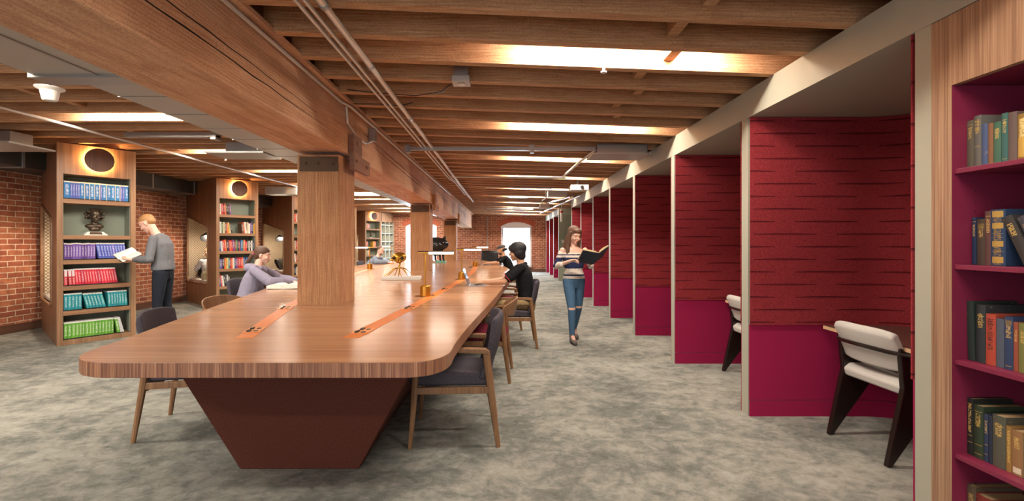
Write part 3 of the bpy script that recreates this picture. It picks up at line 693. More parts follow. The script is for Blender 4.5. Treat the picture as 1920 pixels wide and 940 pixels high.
# =================================================================== TABLE LAMPS
def lamp(x, y, side, label):
    t = thing('table_lamp', label, 'lamp', (x, y, TT+.001), 0, 'brass table lamps')
    mb = MB(); mb.lathe([(.05, 0), (.055, .003), (.055, .107), (.051, .112)], n=32); mb.build('base', M_brass, t, smooth=True)
    mb = MB(); mb.tube([(0, 0, .11), (0, 0, .445)], .0075, 12); mb.build('stem', M_brass, t, smooth=True)
    mb = MB(); s = side; a, b = sorted((-.075*s, .30*s)); mb.box(a, b, -.016, .016, .459, .472); mb.build('bar_cap', M_darkwalnut, t, bevel=.003)
    a, b = sorted((-.075*s, .035*s)); mb = MB(); mb.box(a, b, -.014, .014, .446, .459); mb.build('bar_bracket', M_brass, t, bevel=.002)
    mb = MB(); a, b = sorted((.04*s, .295*s)); mb.tube([(a, 0, .449), (b, 0, .449)], .0115, 12); mb.build('light_tube', M_glow, t, smooth=True)
    l = bpy.data.lights.new('lamp_light', 'AREA'); l.shape = 'RECTANGLE'; l.size = .26; l.size_y = .02; l.energy = 2.2; l.color = (1, .86, .66)
    lo = bpy.data.objects.new('lamp_light', l); COL.objects.link(lo); lo.parent = t; lo.location = (.17*s, 0, .430)
    mb = MB(); mb.tube([(.05, .02, .004), (.09, .05, .004), (.07, .09, .006), (.02, .10, .004), (-.05, .05, .004), (-.10, -.01, .004)], .003, 6); mb.build('cord', M_black, t, smooth=True)
lamp(-.82, 4.88, 1, 'brass table lamp standing nearest the camera on the right cable channel')
lamp(-.64, 7.1, 1, 'brass table lamp behind the open laptop of the man in the black polo shirt')
lamp(-.665, 10.8, 1, 'farthest brass table lamp in front of the man in the flat cap')
lamp(-2.83, 9.9, -1, 'brass table lamp just right of the nearest post in the photo')
lamp(-3.02, 12.6, -1, 'brass table lamp left of the gold skull sculpture')

# =================================================================== CHAIRS
def chair_wood(t, red=False, shell=False):
    # faces +x ; origin under seat centre
    M = M_chairwood
    for s in (-1, 1):
        y = s*.245
        # front leg slim, slightly splayed, up to the arm
        mb = MB(); mb.tube([(.285, y+s*.02, 0), (.262, y, .30), (.245, y-s*.005, .615)], [.012, .018, .019], 8, flat=1.15); mb.build('leg', M, t, smooth=True)
        mb = MB(); mb.tube([(-.285, y+s*.015, 0), (-.235, y, .36), (-.205, y, .62)] if not shell else [(-.29, y+s*.015, 0), (-.24, y, .36), (-.215, y, .66)], [.013, .02, .021], 8, flat=1.2); mb.build('leg', M, t, smooth=True)
        mb = MB()
        if not shell:
            mb.prism([(.27, .612), (.27, .640), (.0, .646), (-.205, .640), (-.228, .625), (-.222, .600), (-.19, .605), (.0, .617)], y-.024, y+.024, 'y')
        else:
            mb.tube([(.26, y, .63), (.1, y+s*.012, .635), (-.1, y+s*.01, .642), (-.22, y-s*.02, .665)], [.016, .019, .021, .02], 8, flat=.8)
        mb.build('armrest', M, t, smooth=shell, bevel=0 if shell else .006)
        mb = MB(); mb.box(-.235, .262, y-.012, y+.012, .345, .39); mb.build('side_rail', M, t, bevel=.004)
    mb = MB(); mb.box(.235, .262, -.235, .235, .345, .39); mb.build('cross_rail', M, t, bevel=.004); mb = MB(); mb.box(-.235, -.21, -.235, .235, .33, .38); mb.build('cross_rail', M, t, bevel=.004)
    fab = M_redfab if red else M_greyfab
    mb = MB(); R = []
    pr = [(-.25, .39), (-.25, .455), (-.1, .475), (.15, .49), (.27, .485), (.295, .46), (.295, .42), (.27, .392)]
    mb.prism(pr, -.235, .235, 'y'); o = mb.build('seat', fab, t, smooth=True, bevel=.022, sharp=60)
    if not shell:
        # curved upholstered back
        mb = MB(); R = []
        n = 12
        for i in range(n+1):
            a = -1+2*i/n; y = a*.245; bx = -.245+.055*a*a
            top = .855-.02*abs(a)**4; R.append([(bx+.035, y, .44), (bx+.0, y, .55), (bx-.03, y, .70), (bx-.05, y, top-.02), (bx-.063, y, top), (bx-.085, y, top-.01), (bx-.088, y, top-.06), (bx-.055, y, .62), (bx-.015, y, .50), (bx-.005, y, .43)])
        mb.rings(R); mb.build('backrest', fab, t, smooth=True, bevel=.012, sharp=60)
    else:
        mb = MB(); R = []; n = 16
        for i in range(n+1):
            a = -1+2*i/n; y = .275*math.sin(a*1.35)/math.sin(1.35); x = -.31+.12*(1-math.cos(a*1.35))/(1-math.cos(1.35))
            h = .10*(1-.72*abs(a)**2.2)
            R.append([(x, y, .70-h*.9), (x-.022, y, .70), (x-.035, y, .70+h*.85), (x-.05, y, .70+h*.85), (x-.04, y, .70), (x-.017, y, .70-h*.9)])
        mb.rings(R); mb.build('backrest', M_chairwood, t, smooth=True, bevel=.004, sharp=60)
CG = 'walnut armchairs around the long table'
def chair(x, y, rz, label, kind=0):
    t = thing('armchair', label, 'chair', (x, y, 0), rz, CG); chair_wood(t, red=kind in (1, 2), shell=kind in (1, 3)); return t
# right side (they face -x)
chair(-.335, 3.30, PI+.05, 'charcoal upholstered walnut armchair at the right side, nearest the camera')
chair(-.22, 4.70, PI-.06, 'walnut armchair with curved wooden back and maroon seat, second on the right', 1)
chair(.13, 6.12, PI, 'charcoal upholstered walnut armchair in which the man in the black polo shirt sits')
chair(-.02, 7.35, PI, 'maroon armchair tucked at the table beyond the man in the black polo shirt', 2)
chair(.15, 11.75, PI, 'charcoal armchair in which the man in the flat cap sits')
# left side (face +x)
chair(-2.24, 3.43, .22, 'charcoal armchair on the left side of the table, nearest the camera')
chair(-2.62, 4.75, -.2, 'walnut armchair with curved wooden back, just left of the student in the hoodie', 3)
chair(-3.27, 6.25, -.1, 'charcoal armchair in which the student in the lavender hoodie sits')
chair(-3.50, 12.3, 0, 'charcoal armchair in which the bearded man at the far left sits')
# white booth chairs
def white_chair(x, y, rz, label):
    t = thing('white_armchair', label, 'chair', (x, y, 0), rz, 'white booth chairs')
    # faces +x
    for s in (-1, 1):
        yy = s*.235
        mb = MB(); pr = [(-.315, 0), (-.285, 0), (-.02, .36), (-.05, .46), (-.215, .70), (-.235, .70), (-.215, .46)]
        mb.prism([(a, b) for a, b in pr], yy-.018, yy+.018, 'y'); mb.build('rear_leg', M_ebony, t, bevel=.008)
        mb = MB(); mb.tube([(.26, yy, 0), (.22, yy*.95, .42)], [.012, .017], 10); mb.build('front_leg', M_ebony, t, smooth=True)
        mb = MB(); mb.tube([(-.16, yy, .40), (.22, yy, .40)], .014, 8); mb.build('side_rail', M_ebony, t, smooth=True)
    mb = MB(); mb.tube([(.05, -.29, .66), (-.1, -.30, .66), (-.2, -.28, .665), (-.26, -.2, .67), (-.285, 0, .675), (-.26, .2, .67), (-.2, .28, .665), (-.1, .30, .66), (.05, .29, .66)], .013, 10); mb.build('arm_tube', M_ebony, t, smooth=True)
    mb = MB(); pr = [(-.20, .415), (-.215, .47), (-.17, .505), (.0, .50), (.24, .515), (.275, .49), (.275, .42), (.25, .405)]
    mb.prism(pr, -.225, .225, 'y'); mb.build('seat', M_white, t, smooth=True, bevel=.02, sharp=60)
    mb = MB(); R = []
    for i in range(13):
        a = -1+2*i/12; y = a*.235; b = .035*a*a; tz = .80-.018*abs(a)**4; bz = .545+.012*abs(a)**4
        R.append([(-.185+b, y, bz), (-.20+b, y, .62), (-.235+b, y, .72), (-.265+b, y, tz), (-.295+b, y, tz+.005), (-.31+b, y, tz-.03), (-.285+b, y, .71), (-.25+b, y, .62), (-.225+b, y, bz)])
    mb.rings(R); mb.build('backrest', M_white, t, smooth=True, bevel=.012, sharp=60)
white_chair(2.565, 3.03, .04, 'white armchair with dark wedge legs in the study booth nearest the camera')
white_chair(2.57, 4.62, 0, 'white armchair half hidden behind the grey post in the second booth')
for k in range(2, 5): white_chair(2.66, 3.03+1.56*k, 0, 'white armchair tucked out of sight in the %s booth' % nth(k+1))
# far black leather armchair
t = thing('leather_armchair', 'black leather armchair beyond the far end of the long table', 'chair', (-.50, 16.2, 0), -PI/2)
mb = MB(); mb.prism([(-.38, .2), (-.40, 1.0), (-.30, 1.06), (-.20, 1.0), (-.14, .4), (-.14, .2)], -.30, .30, 'y'); mb.build('backrest', M_leather, t, smooth=True, bevel=.05, sharp=60)
mb = MB(); mb.box(-.16, .38, -.28, .28, .2, .44); mb.build('seat', M_leather, t, smooth=True, bevel=.05, sharp=60)
for s in (-1, 1):
    mb = MB(); mb.box(-.34, .36, s*.30, s*.42, .12, .64) if s > 0 else mb.box(-.34, .36, -.42, -.30, .12, .64); mb.build('armrest', M_leather, t, smooth=True, bevel=.045, sharp=60)
mb = MB()
for a in (-.28, .3):
    for b in (-.33, .33): mb.tube([(a, b, 0), (a, b, .14)], .02, 8)
mb.build('feet', M_iron, t)

# =================================================================== BOOKS
def book(name, thick, height, depth, mat, pages=M_paper, round_=.12):
    """spine faces -y, origin at bottom left front"""
    mb = MB(); tc = .0025; n = 6; R = []
    out = []; inn = []
    for i in range(n+1):
        a = i/n; b = thick*round_*math.sin(PI*a)
        out.append((a*thick, .006-b)); inn.append((tc+a*(thick-2*tc), .006-b+tc))
    poly = [(0, depth)]+out+[(thick, depth), (thick-tc, depth)]+inn[::-1]+[(tc, depth)]
    mb.prism(poly, 0, height); c = mb.build(name, mat)
    mb = MB(); mb.box(tc+.0002, thick-tc-.0002, .010, depth-.004, .004, height-.004); mb.build('page_block', pages, c)
    return c
def clonebook(src, parent_like, **k): return copy_tree(src)

# =================================================================== TALL BOOKCASES (left)
UX = -5.72; DX, DY = .5774, .8165
ANG = math.atan2(DY, DX)
SHZ = [1.897, 1.425, 1.10, .761, .437, .065]; SHZ2 = [1.896, 1.52, 1.154, .796, .444, .065]
SW = .832
def sk(x, y): return x+.107*y
def unit(i, z0, shz, label, detail=True, second=False):
    t = thing('tall_bookcase', label, 'bookcase', (UX, z0, 0), ANG, 'tall walnut bookcases along the brick wall')
    H = 2.62; st = .062
    def sbox(x0, x1, y0, y1, za, zb, nm, mat, bev=.002):
        mb = MB(); P = [(sk(x0, y0), y0), (sk(x1, y0), y0), (sk(x1, y1), y1), (sk(x0, y1), y1)]
        mb.hexa([(p[0], p[1], za) for p in P]+[(p[0], p[1], zb) for p in P]); return mb.build(nm, mat, t, bevel=bev)
    sbox(0, st, 0, .42, 0, H, 'side_stile', M_walnut); sbox(SW-st, SW, 0, .42, 0, H, 'side_stile', M_walnut)
    sbox(st, SW-st, 0, .42, 2.22, H, 'header_panel', M_walnut)
    sbox(st, SW-st, 0, .40, 0, shz[-1], 'plinth', M_walnut)
    for z in shz[:-1]: sbox(st, SW-st, .004, .36, z-.055, z, 'shelf', M_shelfwood)
    sbox(st, SW-st, .36, .385, .06, 2.22, 'back_panel', M_sageback)
    # inner cheeks
    sbox(st-.0, st+.006, .03, .36, .07, 2.22, 'cheek', M_sageback, 0); sbox(SW-st-.006, SW-st, .03, .36, .07, 2.22, 'cheek', M_sageback, 0)
    # glowing disc
    cx = SW/2; cz = 2.435
    mb = MB(); mb.lathe([(.155, -.075), (.158, -.07), (.158, -.055), (.150, -.053)], (cx, 0, cz), 48, 'y'); d = mb.build('round_plaque', M_darkwalnut, t, smooth=True)
    mb = MB(); mb.tube([(cx+.146*math.cos(a), -.034, cz+.146*math.sin(a)) for a in [2*PI*k/40 for k in range(40)]], .006, 6, closed=True); mb.build('halo_light', M_halo, d)
    # far body (right cheek, top)
    sbox(SW-.03, SW, .42, 1.93, 0, H, 'rear_side', M_walnut); sbox(.03, SW-.03, .42, 1.93, H-.03, H, 'top_panel', M_walnut)
    # camera side with seat niche
    yb = 1.93
    o_ = [(.42, 0), (yb, 0), (yb, H), (.42, H)]
    y0, y1 = .50, 1.86; zb = .47; zt0, zt1 = 1.66, 1.90; r = .10
    hole = []
    def arc(cx_, cz_, a0, a1, n=5): return [(cx_+r*math.cos(a0+(a1-a0)*k/n), cz_+r*math.sin(a0+(a1-a0)*k/n)) for k in range(n+1)]
    hole += arc(y0+r, zb+r, PI, 1.5*PI)+arc(y1-r, zb+r, 1.5*PI, 2*PI)+arc(y1-r, zt1-r, 0, .5*PI)+arc(y0+r, zt0-r+.01, .55*PI, PI)
    p = plate([(a, b) for a, b in o_], [hole], 0, 1)     # x=local y, z
    bm = p.bm
    for v in bm.verts:
        ly = v.co.x; th = v.co.y; v.co.x = sk(th*.03, ly); v.co.y = ly
    p.build('niche_side', M_walnut, t)
    # liner
    mb = MB(); dp = .58
    R = [[(sk(xx, a), a, b) for a, b in hole] for xx in (.0, .3, dp)]
    for q in range(2):
        A, B = R[q], R[q+1]
        va = [mb.bm.verts.new(p_) for p_ in A]; vb = [mb.bm.verts.new(p_) for p_ in B]; n = len(va)
        for k in range(n): mb.bm.faces.new((va[k], va[(k+1) % n], vb[(k+1) % n], vb[k]))
        if q == 1: mb.bm.faces.new(vb)
    mb.build('quilted_liner', M_quilt, t)
    mb = MB(); mb.tube([(sk(-.004, a), a, b) for a, b in hole], .018, 8, closed=True); mb.build('niche_rim', M_shelfwood, t, smooth=True)
    mb = MB(); mb.hexa([(sk(-.0, y0+.03)+.02, y0+.03, zb+.004), (sk(dp-.02, y0+.03), y0+.03, zb+.004), (sk(dp-.02, y1-.05), y1-.05, zb+.004), (sk(0, y1-.05)+.02, y1-.05, zb+.004), (sk(0, y0+.03)+.02, y0+.03, zb+.07), (sk(dp-.02, y0+.03), y0+.03, zb+.07), (sk(dp-.02, y1-.05), y1-.05, zb+.07), (sk(0, y1-.05)+.02, y1-.05, zb+.07)])
    mb.build('seat_cushion', M_white, t, smooth=True, bevel=.02)
    # reading lamp in the niche
    L = bpy.data.objects.new('reading_lamp', None); COL.objects.link(L); L.parent = t; L.location = (sk(.17, 1.13), 1.13, 1.46); L.rotation_euler = (-.55, .25, 0)
    mb = MB(); mb.lathe([(.125, -.05), (.128, -.045), (.11, .0), (.07, .04), (.03, .055), (.03, .09), (.012, .10)], n=24); mb.build('shade', M_black, L, smooth=True)
    mb = MB(); mb.lathe([(.10, -.047), (.10, -.040)], n=24); mb.build('bulb_disc', plain('disc_glow', '#ffe2b8', .5, 0, 5), L)
    l = bpy.data.lights.new('niche_lamp', 'POINT'); l.energy = 26; l.color = (1, .84, .64); l.shadow_soft_size = .05
    lo = bpy.data.objects.new('niche_lamp', l); COL.objects.link(lo); lo.parent = t; lo.location = (sk(.19, 1.07), 1.07, 1.34)
    if second:
        sbox(SW, SW+.02, .0, .02, 0, H, 'corner_post', M_walnut)
    return t
UZ = [6.0, 9.33, 12.66, 16.0, 19.33]
ul = ['tall walnut bookcase nearest the camera, filled with colour sorted books', 'second tall walnut bookcase with mixed books and a person in its niche', 'third tall walnut bookcase with a black pillow in its niche', 'fourth tall walnut bookcase seen just right of the nearest post', 'fifth tall walnut bookcase at the far end beside the open grid shelving']
units = [unit(i, UZ[i], SHZ if i == 0 else SHZ2, ul[i]) for i in range(5)]
def U2W(i, x, y, z=0):
    p = Matrix.Rotation(ANG, 4, 'Z') @ Vector((x, y, z)); return Vector((UX+p.x, UZ[i]+p.y, p.z))
def put_books(i, lvl, specs, shelfname, x0=.075, protos={}, gap=.0):
    """specs: (key, mat, thick, height, lean, gap_before, description)"""
    shz = SHZ if i == 0 else SHZ2; x = x0; z = shz[lvl]+.001; cnt = {}
    for s in specs:
        mat, th, h, lean, gp, desc = s
        x += gp; k = mat.name
        if k not in protos: 
            b = book('book', .03, .24, .17, mat); protos[k] = b
        else: b = copy_tree(protos[k])
        cnt[desc] = cnt.get(desc, 0)+1
        L = math.radians(lean)
        sx = th/.03; sz = h/.24
        dx = h*math.sin(abs(L)); w = th/math.cos(L)
        if lean > 0:    # top leans to the left
            px, pz = x, z+0
            off_ = 0
        b.scale = (sx, 1, sz)
        b.location = U2W(i, x+(0 if lean >= 0 else 0), .022, z+(0 if lean == 0 else (0 if lean < 0 else th*math.sin(abs(L)) if False else 0)))
        b.rotation_euler = (Matrix.Rotation(ANG, 4, 'Z') @ Matrix.Rotation(L, 4, 'Y')).to_euler()
        if lean > 0:  # rotating about +y tips the top to +x and lowers the right corner: lift
            b.location.z += th*math.sin(L)
        elif lean < 0: pass
        tag(b, '%s, %s from left %s' % (desc, nth(cnt[desc]), shelfname.replace('on the', 'on', 1) if False else shelfname), 'book', 'books '+shelfname)
        x += w
    return x
BLUE = [bookmat('blue_book_a', '#1f6fae', '#f2f2f2', '#17181a', '#e9dcc2', seed=1), bookmat('blue_book_b', '#2a7cb8', '#ffffff', '#17181a', '#e9dcc2', seed=2), bookmat('indigo_book', '#4d5fae', '#d8dcf2', '#2a2c40', '#e9dcc2', seed=3)]
PALE = bookmat('cream_book', '#d8cbb2', None, '#8a8070', '#e9dcc2')
PURP = [bookmat('purple_book_a', '#553079', '#d9cfe6', '#17181a', '#c9c2b8', seed=4), bookmat('purple_book_b', '#6b4a96', '#e6def0', '#17181a', '#c9c2b8', seed=5)]
VIOL = [bookmat('violet_blue_book_a', '#4a55a8', '#e4e6f5', '#17181a', '#c9c2b8', seed=6), bookmat('violet_blue_book_b', '#6a64b4', '#efeef8', '#17181a', '#c9c2b8', seed=7)]
REDW = bookmat('red_white_book', '#b3202e', '#e9c9c4', '#17181a', '#c9c9c9', (.1, .5), bands=((.58, .92, '#d7d7d7'),), seed=8)
RED = [bookmat('red_book_a', '#c41f34', '#f5dadb', '#17181a', '#c9c9c9', seed=9), bookmat('red_book_b', '#d0293e', '#f5dadb', '#17181a', '#c9c9c9', seed=10), bookmat('red_book_c', '#b01d3e', '#f2d0d8', '#17181a', '#c9c9c9', seed=11)]
TEAL = [bookmat('teal_book_a', '#147f8e', '#d8f0ee', '#17181a', '#cfcfcb', seed=12), bookmat('teal_book_b', '#1c8c93', '#e4f5f2', '#17181a', '#cfcfcb', seed=13)]
GREEN = [bookmat('green_book_a', '#5b9a2e', '#e7f2d8', '#17181a', '#dadada', seed=14), bookmat('green_book_b', '#6aa638', '#eef7e2', '#17181a', '#dadada', seed=15)]
WHITEB = bookmat('white_book', '#cfcfd0', '#7a7a80', '#55565a', None, seed=16)
rn = random.Random(3)
# shelf 1 : blue
sp = []; seq = 'Bibibb.b.b.b.bibb.b.iib'
sp = [(BLUE[0], .050, .235, 0, 0, 'blue hardback with white lettering')]
for ch in 'iiiib.b.b.b.ib.bb.b.iib':
    if ch == 'i': sp.append((BLUE[2], .019, .232, 0, .0005, 'slim indigo book'))
    elif ch == 'b': sp.append((BLUE[rn.randint(0, 1)], .034, .233+rn.uniform(-.002, .003), 0, .0005, 'blue hardback with white lettering'))
    else: sp.append((PALE, .007, .236, 0, .0005, 'thin cream spine'))
tot = sum(s[1]+s[4] for s in sp); f = (SW-.15-.002)/tot
sp = [(s[0], s[1]*f, s[2], s[3], s[4]*f, s[5]) for s in sp]; put_books(0, 0, sp, "on nearest bookcase's blue top shelf")
# shelf 3 : purple, violet
sp = [(PURP[rn.randint(0, 1)], rn.uniform(.022, .032), .222+rn.uniform(-.005, .004), 0, .0006, 'purple book') for k in range(11)]
sp += [(VIOL[0] if k % 3 == 0 else VIOL[rn.randint(0, 1)], .040 if k == 0 else rn.uniform(.022, .030), .222, -9, .036 if k == 0 else .0012, 'violet blue book leaning left') for k in range(10)]
put_books(0, 2, sp, "on nearest bookcase's purple shelf")
# shelf 4 : red
sp = [(REDW, .036, .215, 0, .0006, 'red and white book'), (REDW, .036, .215, -3, .012, 'red and white book'), (REDW, .034, .215, -4, .002, 'red and white book')]
sp += [(RED[rn.randint(0, 2)], rn.uniform(.025, .031), .222, -5-k*.35, .0018, 'red book') for k in range(15)]
put_books(0, 3, sp, "on nearest bookcase's red shelf")
sp = [(TEAL[rn.randint(0, 1)], rn.uniform(.024, .040), .225, 0, .0006, 'upright teal book') for k in range(5)]
sp += [(TEAL[rn.randint(0, 1)], rn.uniform(.026, .034), .215, -13, .055 if k == 0 else .0018, 'leaning teal book') for k in range(6)]
sp += [(TEAL[rn.randint(0, 1)], rn.uniform(.026, .034), .222, -3, .02 if k == 0 else .0012, 'slightly tilted teal book') for k in range(7)]
put_books(0, 4, sp, "on nearest bookcase's teal shelf")
sp = [(GREEN[rn.randint(0, 1)], rn.uniform(.025, .042), .222, 0, .0008, 'upright green book') for k in range(15)]
sp += [(GREEN[0], .036, .215, -9, .04, 'leaning green book'), (WHITEB, .018, .225, -11, .003, 'leaning white book'), (WHITEB, .018, .225, -13, .004, 'leaning white book')]
put_books(0, 5, sp, "on nearest bookcase's bottom shelf")
# mixed books in the other units
PALET = [('red', '#b3262b'), ('orange', '#cf5a30'), ('dark red', '#7a1f26'), ('black', '#232224'), ('white', '#cfcac0'), ('blue', '#2c5b93'), ('teal', '#2d6c6a'), ('yellow', '#c99a2e'), ('purple', '#6d3a7c'), ('brown', '#6a4a36'), ('navy', '#27304f'), ('cream', '#c8b795'), ('maroon', '#8c2a44'), ('green', '#3f6b46')]
PM = {n: bookmat('mixed_'+n.replace(' ', '_'), c, '#e8e0d0' if n not in ('white', 'cream', 'yellow') else '#3a3030', None, None, (.25, .85), seed=20+q) for q, (n, c) in enumerate(PALET)}
def mixed(seq, lean=0, h=.22):
    out = []
    for q, n in enumerate(seq): out.append((PM[n], rn.uniform(.022, .036), h+rn.uniform(-.02, .015), lean, .0015, n+' book'))
    return out
def blank(w, rest): rest[0] = rest[0][:4]+(w,)+rest[0][5:]; return rest
nm = ['', 'second', 'third', 'fourth', 'fifth']
rows = {
 (1, 0): mixed(['white', 'red', 'dark red'])+mixed(['orange', 'black', 'black', 'purple'], -4),
 (1, 1): mixed(['white', 'green', 'cream', 'brown', 'orange', 'yellow'])+mixed(['cream', 'black'], -12)+blank(.19, mixed(['brown', 'orange', 'white'], -6))+mixed(['cream', 'white', 'purple', 'navy', 'yellow', 'orange']),
 (1, 2): mixed(['blue', 'white', 'red', 'orange', 'black', 'maroon', 'orange', 'red'], -5)+mixed(['purple', 'dark red', 'green', 'black', 'maroon'], -4)+mixed(['blue', 'teal', 'orange', 'red', 'black', 'white', 'black', 'white', 'navy']),
 (1, 3): mixed(['blue', 'purple', 'black', 'orange', 'yellow', 'cream', 'teal', 'red', 'orange', 'white', 'navy'])+mixed(['purple', 'maroon', 'red', 'red', 'orange', 'blue', 'navy', 'blue'], -3),
 (1, 4): mixed(['blue', 'red', 'white', 'black', 'navy', 'white', 'black'], -6),
 (2, 0): mixed(['red', 'orange', 'white', 'dark red', 'navy', 'cream', 'red']),
 (2, 2): mixed(['brown', 'cream', 'maroon', 'orange', 'white', 'black', 'dark red', 'cream']),
 (2, 3): mixed(['navy', 'white', 'orange', 'black', 'red', 'brown', 'cream', 'blue', 'black'], -4),
 (2, 4): mixed(['black', 'navy', 'cream', 'brown']),
 (3, 0): blank(.3, mixed(['teal', 'white', 'navy', 'blue', 'cream', 'teal', 'white', 'blue', 'green'])),
 (3, 1): blank(.3, mixed(['teal', 'blue', 'white', 'teal', 'navy', 'white', 'blue', 'teal', 'white'])),
 (3, 2): blank(.3, mixed(['red', 'maroon', 'red', 'purple', 'red', 'maroon', 'white', 'red', 'red'])),
 (3, 3): blank(.3, mixed(['navy', 'white', 'teal', 'black', 'blue', 'white', 'navy', 'teal', 'black'])),
 (3, 4): blank(.3, mixed(['black', 'dark red', 'black', 'navy', 'brown', 'black', 'dark red', 'navy', 'black'])),
 (4, 0): mixed(['brown', 'cream', 'red', 'red'])+mixed(['white', 'red', 'teal'], -8),
 (4, 2): mixed(['red', 'orange', 'brown'])+blank(.25, mixed(['yellow', 'orange', 'yellow', 'red', 'orange'])),
 (4, 3): mixed(['yellow', 'green', 'brown', 'cream', 'orange', 'yellow']),
}
lv = ['top', 'second', 'third', 'fourth', 'fifth', 'bottom']
for (i, l), s in rows.items(): put_books(i, l, s, 'on the %s shelf of the %s tall bookcase' % (lv[l], nm[i]))

# grid shelving that finishes the row
M_shgrid = plain('grid_shelf_paint', '#a9a698', .6)
A = U2W(4, SW, 0); B = Vector((-4.98, WALLZ-.03, 0)); d = B-A; L = d.length; an = math.atan2(d.y, d.x)
t = thing('grid_shelving', 'open grid shelving with sage green cells standing against the far brick wall', 'shelving', (A.x+.005, A.y, 0), an)
mb = MB(); mb.box(.03, L, .0, .2, 2.22, 2.62); mb.build('header_panel', M_walnut, t)
for k in range(4):
    x = k*(L-.03)/3; mb = MB(); mb.box(x+.02, x+.045, 0, .19, 0, 2.22); mb.build('upright', M_shgrid, t)
for z in (.3, .66, 1.02, 1.38, 1.74, 2.10):
    mb = MB(); mb.box(.03, L-.005, .004, .19, z-.03, z); mb.build('shelf', M_shgrid, t)
mb = MB(); mb.box(.03, L, .19, .21, 0, 2.6); mb.build('back_panel', M_sageback, t)

# books on the plum bookcase at the right edge
OLD = {}
def oldbook(y0, y1, h, depth, col, zsh, label, bands=(), txt='#c7a45a', lean=0, pages=M_oldpaper, wear=1, xs=1.93, tz=(.6, .85), thr=.5):
    th = y0-y1; name = 'old_'+label.replace(' ', '_')[:50]
    m = bookmat(name, col, txt, None, None, tz, bands, .7, seed=len(OLD)+40, wear=wear, thr=thr)
    OLD[name] = 1
    b = book('old_book', th-.0008, h, depth, m, pages, .10)
    b.location = (xs, y0, zsh+.0008); 
    b.rotation_euler = (Matrix.Rotation(-PI/2, 4, 'Z') @ Matrix.Rotation(math.radians(lean), 4, 'Y')).to_euler()
    if lean > 0: b.location.z += th*math.sin(math.radians(lean))
    tag(b, label, 'book', 'old cloth books in the plum bookcase'); return b
GO = '#b8923f'
ln = lambda *a: tuple((x, x+.012, GO) for x in a)
S = 1.636
oldbook(1.962, 1.934, .200, .15, '#5b5446', S, 'worn olive brown old book at the far end of the upper shelf', ln(.9, .84))
oldbook(1.934, 1.903, .212, .20, '#64615a', S, 'tall grey brown old book with gold title lines on the upper shelf', ln(.88, .82, .74, .4), tz=(.65, .92))
oldbook(1.902, 1.878, .172, .14, '#46567a', S, 'frayed blue old book on the upper shelf', wear=3, txt=None)
oldbook(1.877, 1.857, .168, .14, '#80583c', S, 'thin brown old book on the upper shelf', txt=None)
oldbook(1.856, 1.827, .167, .14, '#3f6350', S, 'sage green old book on the upper shelf', ln(.8, .75))
oldbook(1.826, 1.803, .194, .16, '#35605c', S, 'tall teal old book with gold bands on the upper shelf', ln(.86, .8, .74, .08))
oldbook(1.802, 1.770, .190, .17, '#60504c', S, 'tall brown grey old book with purple side on the upper shelf', txt=None)
oldbook(1.769, 1.736, .175, .15, '#8a6a30', S, 'ornate gold stamped old book at the right of the upper shelf', ((.08, .5, '#c9a24b'),), txt='#e0c884', tz=(.5, .9), thr=.44)
for q, (c, n) in enumerate((('#3a3346', 'violet'), ('#6a4a32', 'brown'), ('#2f4f4a', 'green'), ('#7c2d2a', 'red'), ('#39465a', 'slate'), ('#8b7a56', 'buff'))):
    oldbook(1.733-q*.036, 1.733-(q+1)*.036+.001, .18+.01*(q % 3), .16, c, S, '%s old book at the near end of the upper shelf' % n)
S = 1.2376
oldbook(1.957, 1.938, .196, .15, '#1d2c4c', S, 'slim navy old book at the far end of the second shelf', ln(.9), xs=1.945)
oldbook(1.936, 1.900, .188, .15, '#4b3d33', S, 'dark brown old book with gold crest on the second shelf', ((.78, .9, '#7c6338'),), xs=1.945)
oldbook(1.899, 1.872, .218, .17, '#5b3b38', S, 'tall reddish brown old book on the second shelf', ln(.9), xs=1.94)
oldbook(1.871, 1.815, .222, .20, '#1f3656', S, 'large blue old book with gold pictures on its spine', ((.86, .97, GO), (.66, .76, GO), (.34, .44, GO), (.05, .16, GO), (.81, .815, GO), (.57, .575, GO), (.5, .505, GO), (.25, .255, GO)), xs=1.935, tz=(.02, .98), thr=.5, txt='#8a6c34', wear=0)
oldbook(1.745, 1.705, .20, .16, '#2e2b2a', S, 'black old book leaning against the large blue one', lean=-24)
oldbook(1.690, 1.655, .20, .16, '#3d3a44', S, 'grey patterned old book leaning second from the large blue one', lean=-24, bands=((.05, .2, '#8a7a66'),))
oldbook(1.638, 1.60, .20, .16, '#8a3a2a', S, 'rust old book leaning third from the large blue one', lean=-24)
for q, (c, n) in enumerate((('#3a4658', 'slate'), ('#6a4a32', 'brown'), ('#2f4f4a', 'green'), ('#7c2d2a', 'red'))):
    oldbook(1.58-q*.036, 1.58-(q+1)*.036+.001, .18+.01*(q % 3), .16, c, S, '%s old book at the near end of the second shelf' % n)
S = .8415
oldbook(1.958, 1.928, .245, .19, '#23302c', S, 'tall dark green old book at the far end of the third shelf', txt=None, lean=-2)
oldbook(1.924, 1.886, .235, .20, '#2a3033', S, 'tall slate black old book on the third shelf', ln(.8, .7))
oldbook(1.885, 1.847, .203, .16, '#a8412f', S, 'brick red old book with black title lines on the third shelf', ((.9, .91, '#3a1a14'), (.85, .86, '#3a1a14'), (.8, .81, '#3a1a14'), (.62, .63, '#3a1a14')), txt='#3a1a14', tz=(.3, .9))
oldbook(1.846, 1.816, .190, .15, '#4a5160', S, 'blue grey old book with red marker on the third shelf', txt=None)
oldbook(1.815, 1.784, .203, .16, '#27385a', S, 'navy old book with gold title on the third shelf', ((.84, .93, '#7c6338'),)+ln(.7, .6, .06))
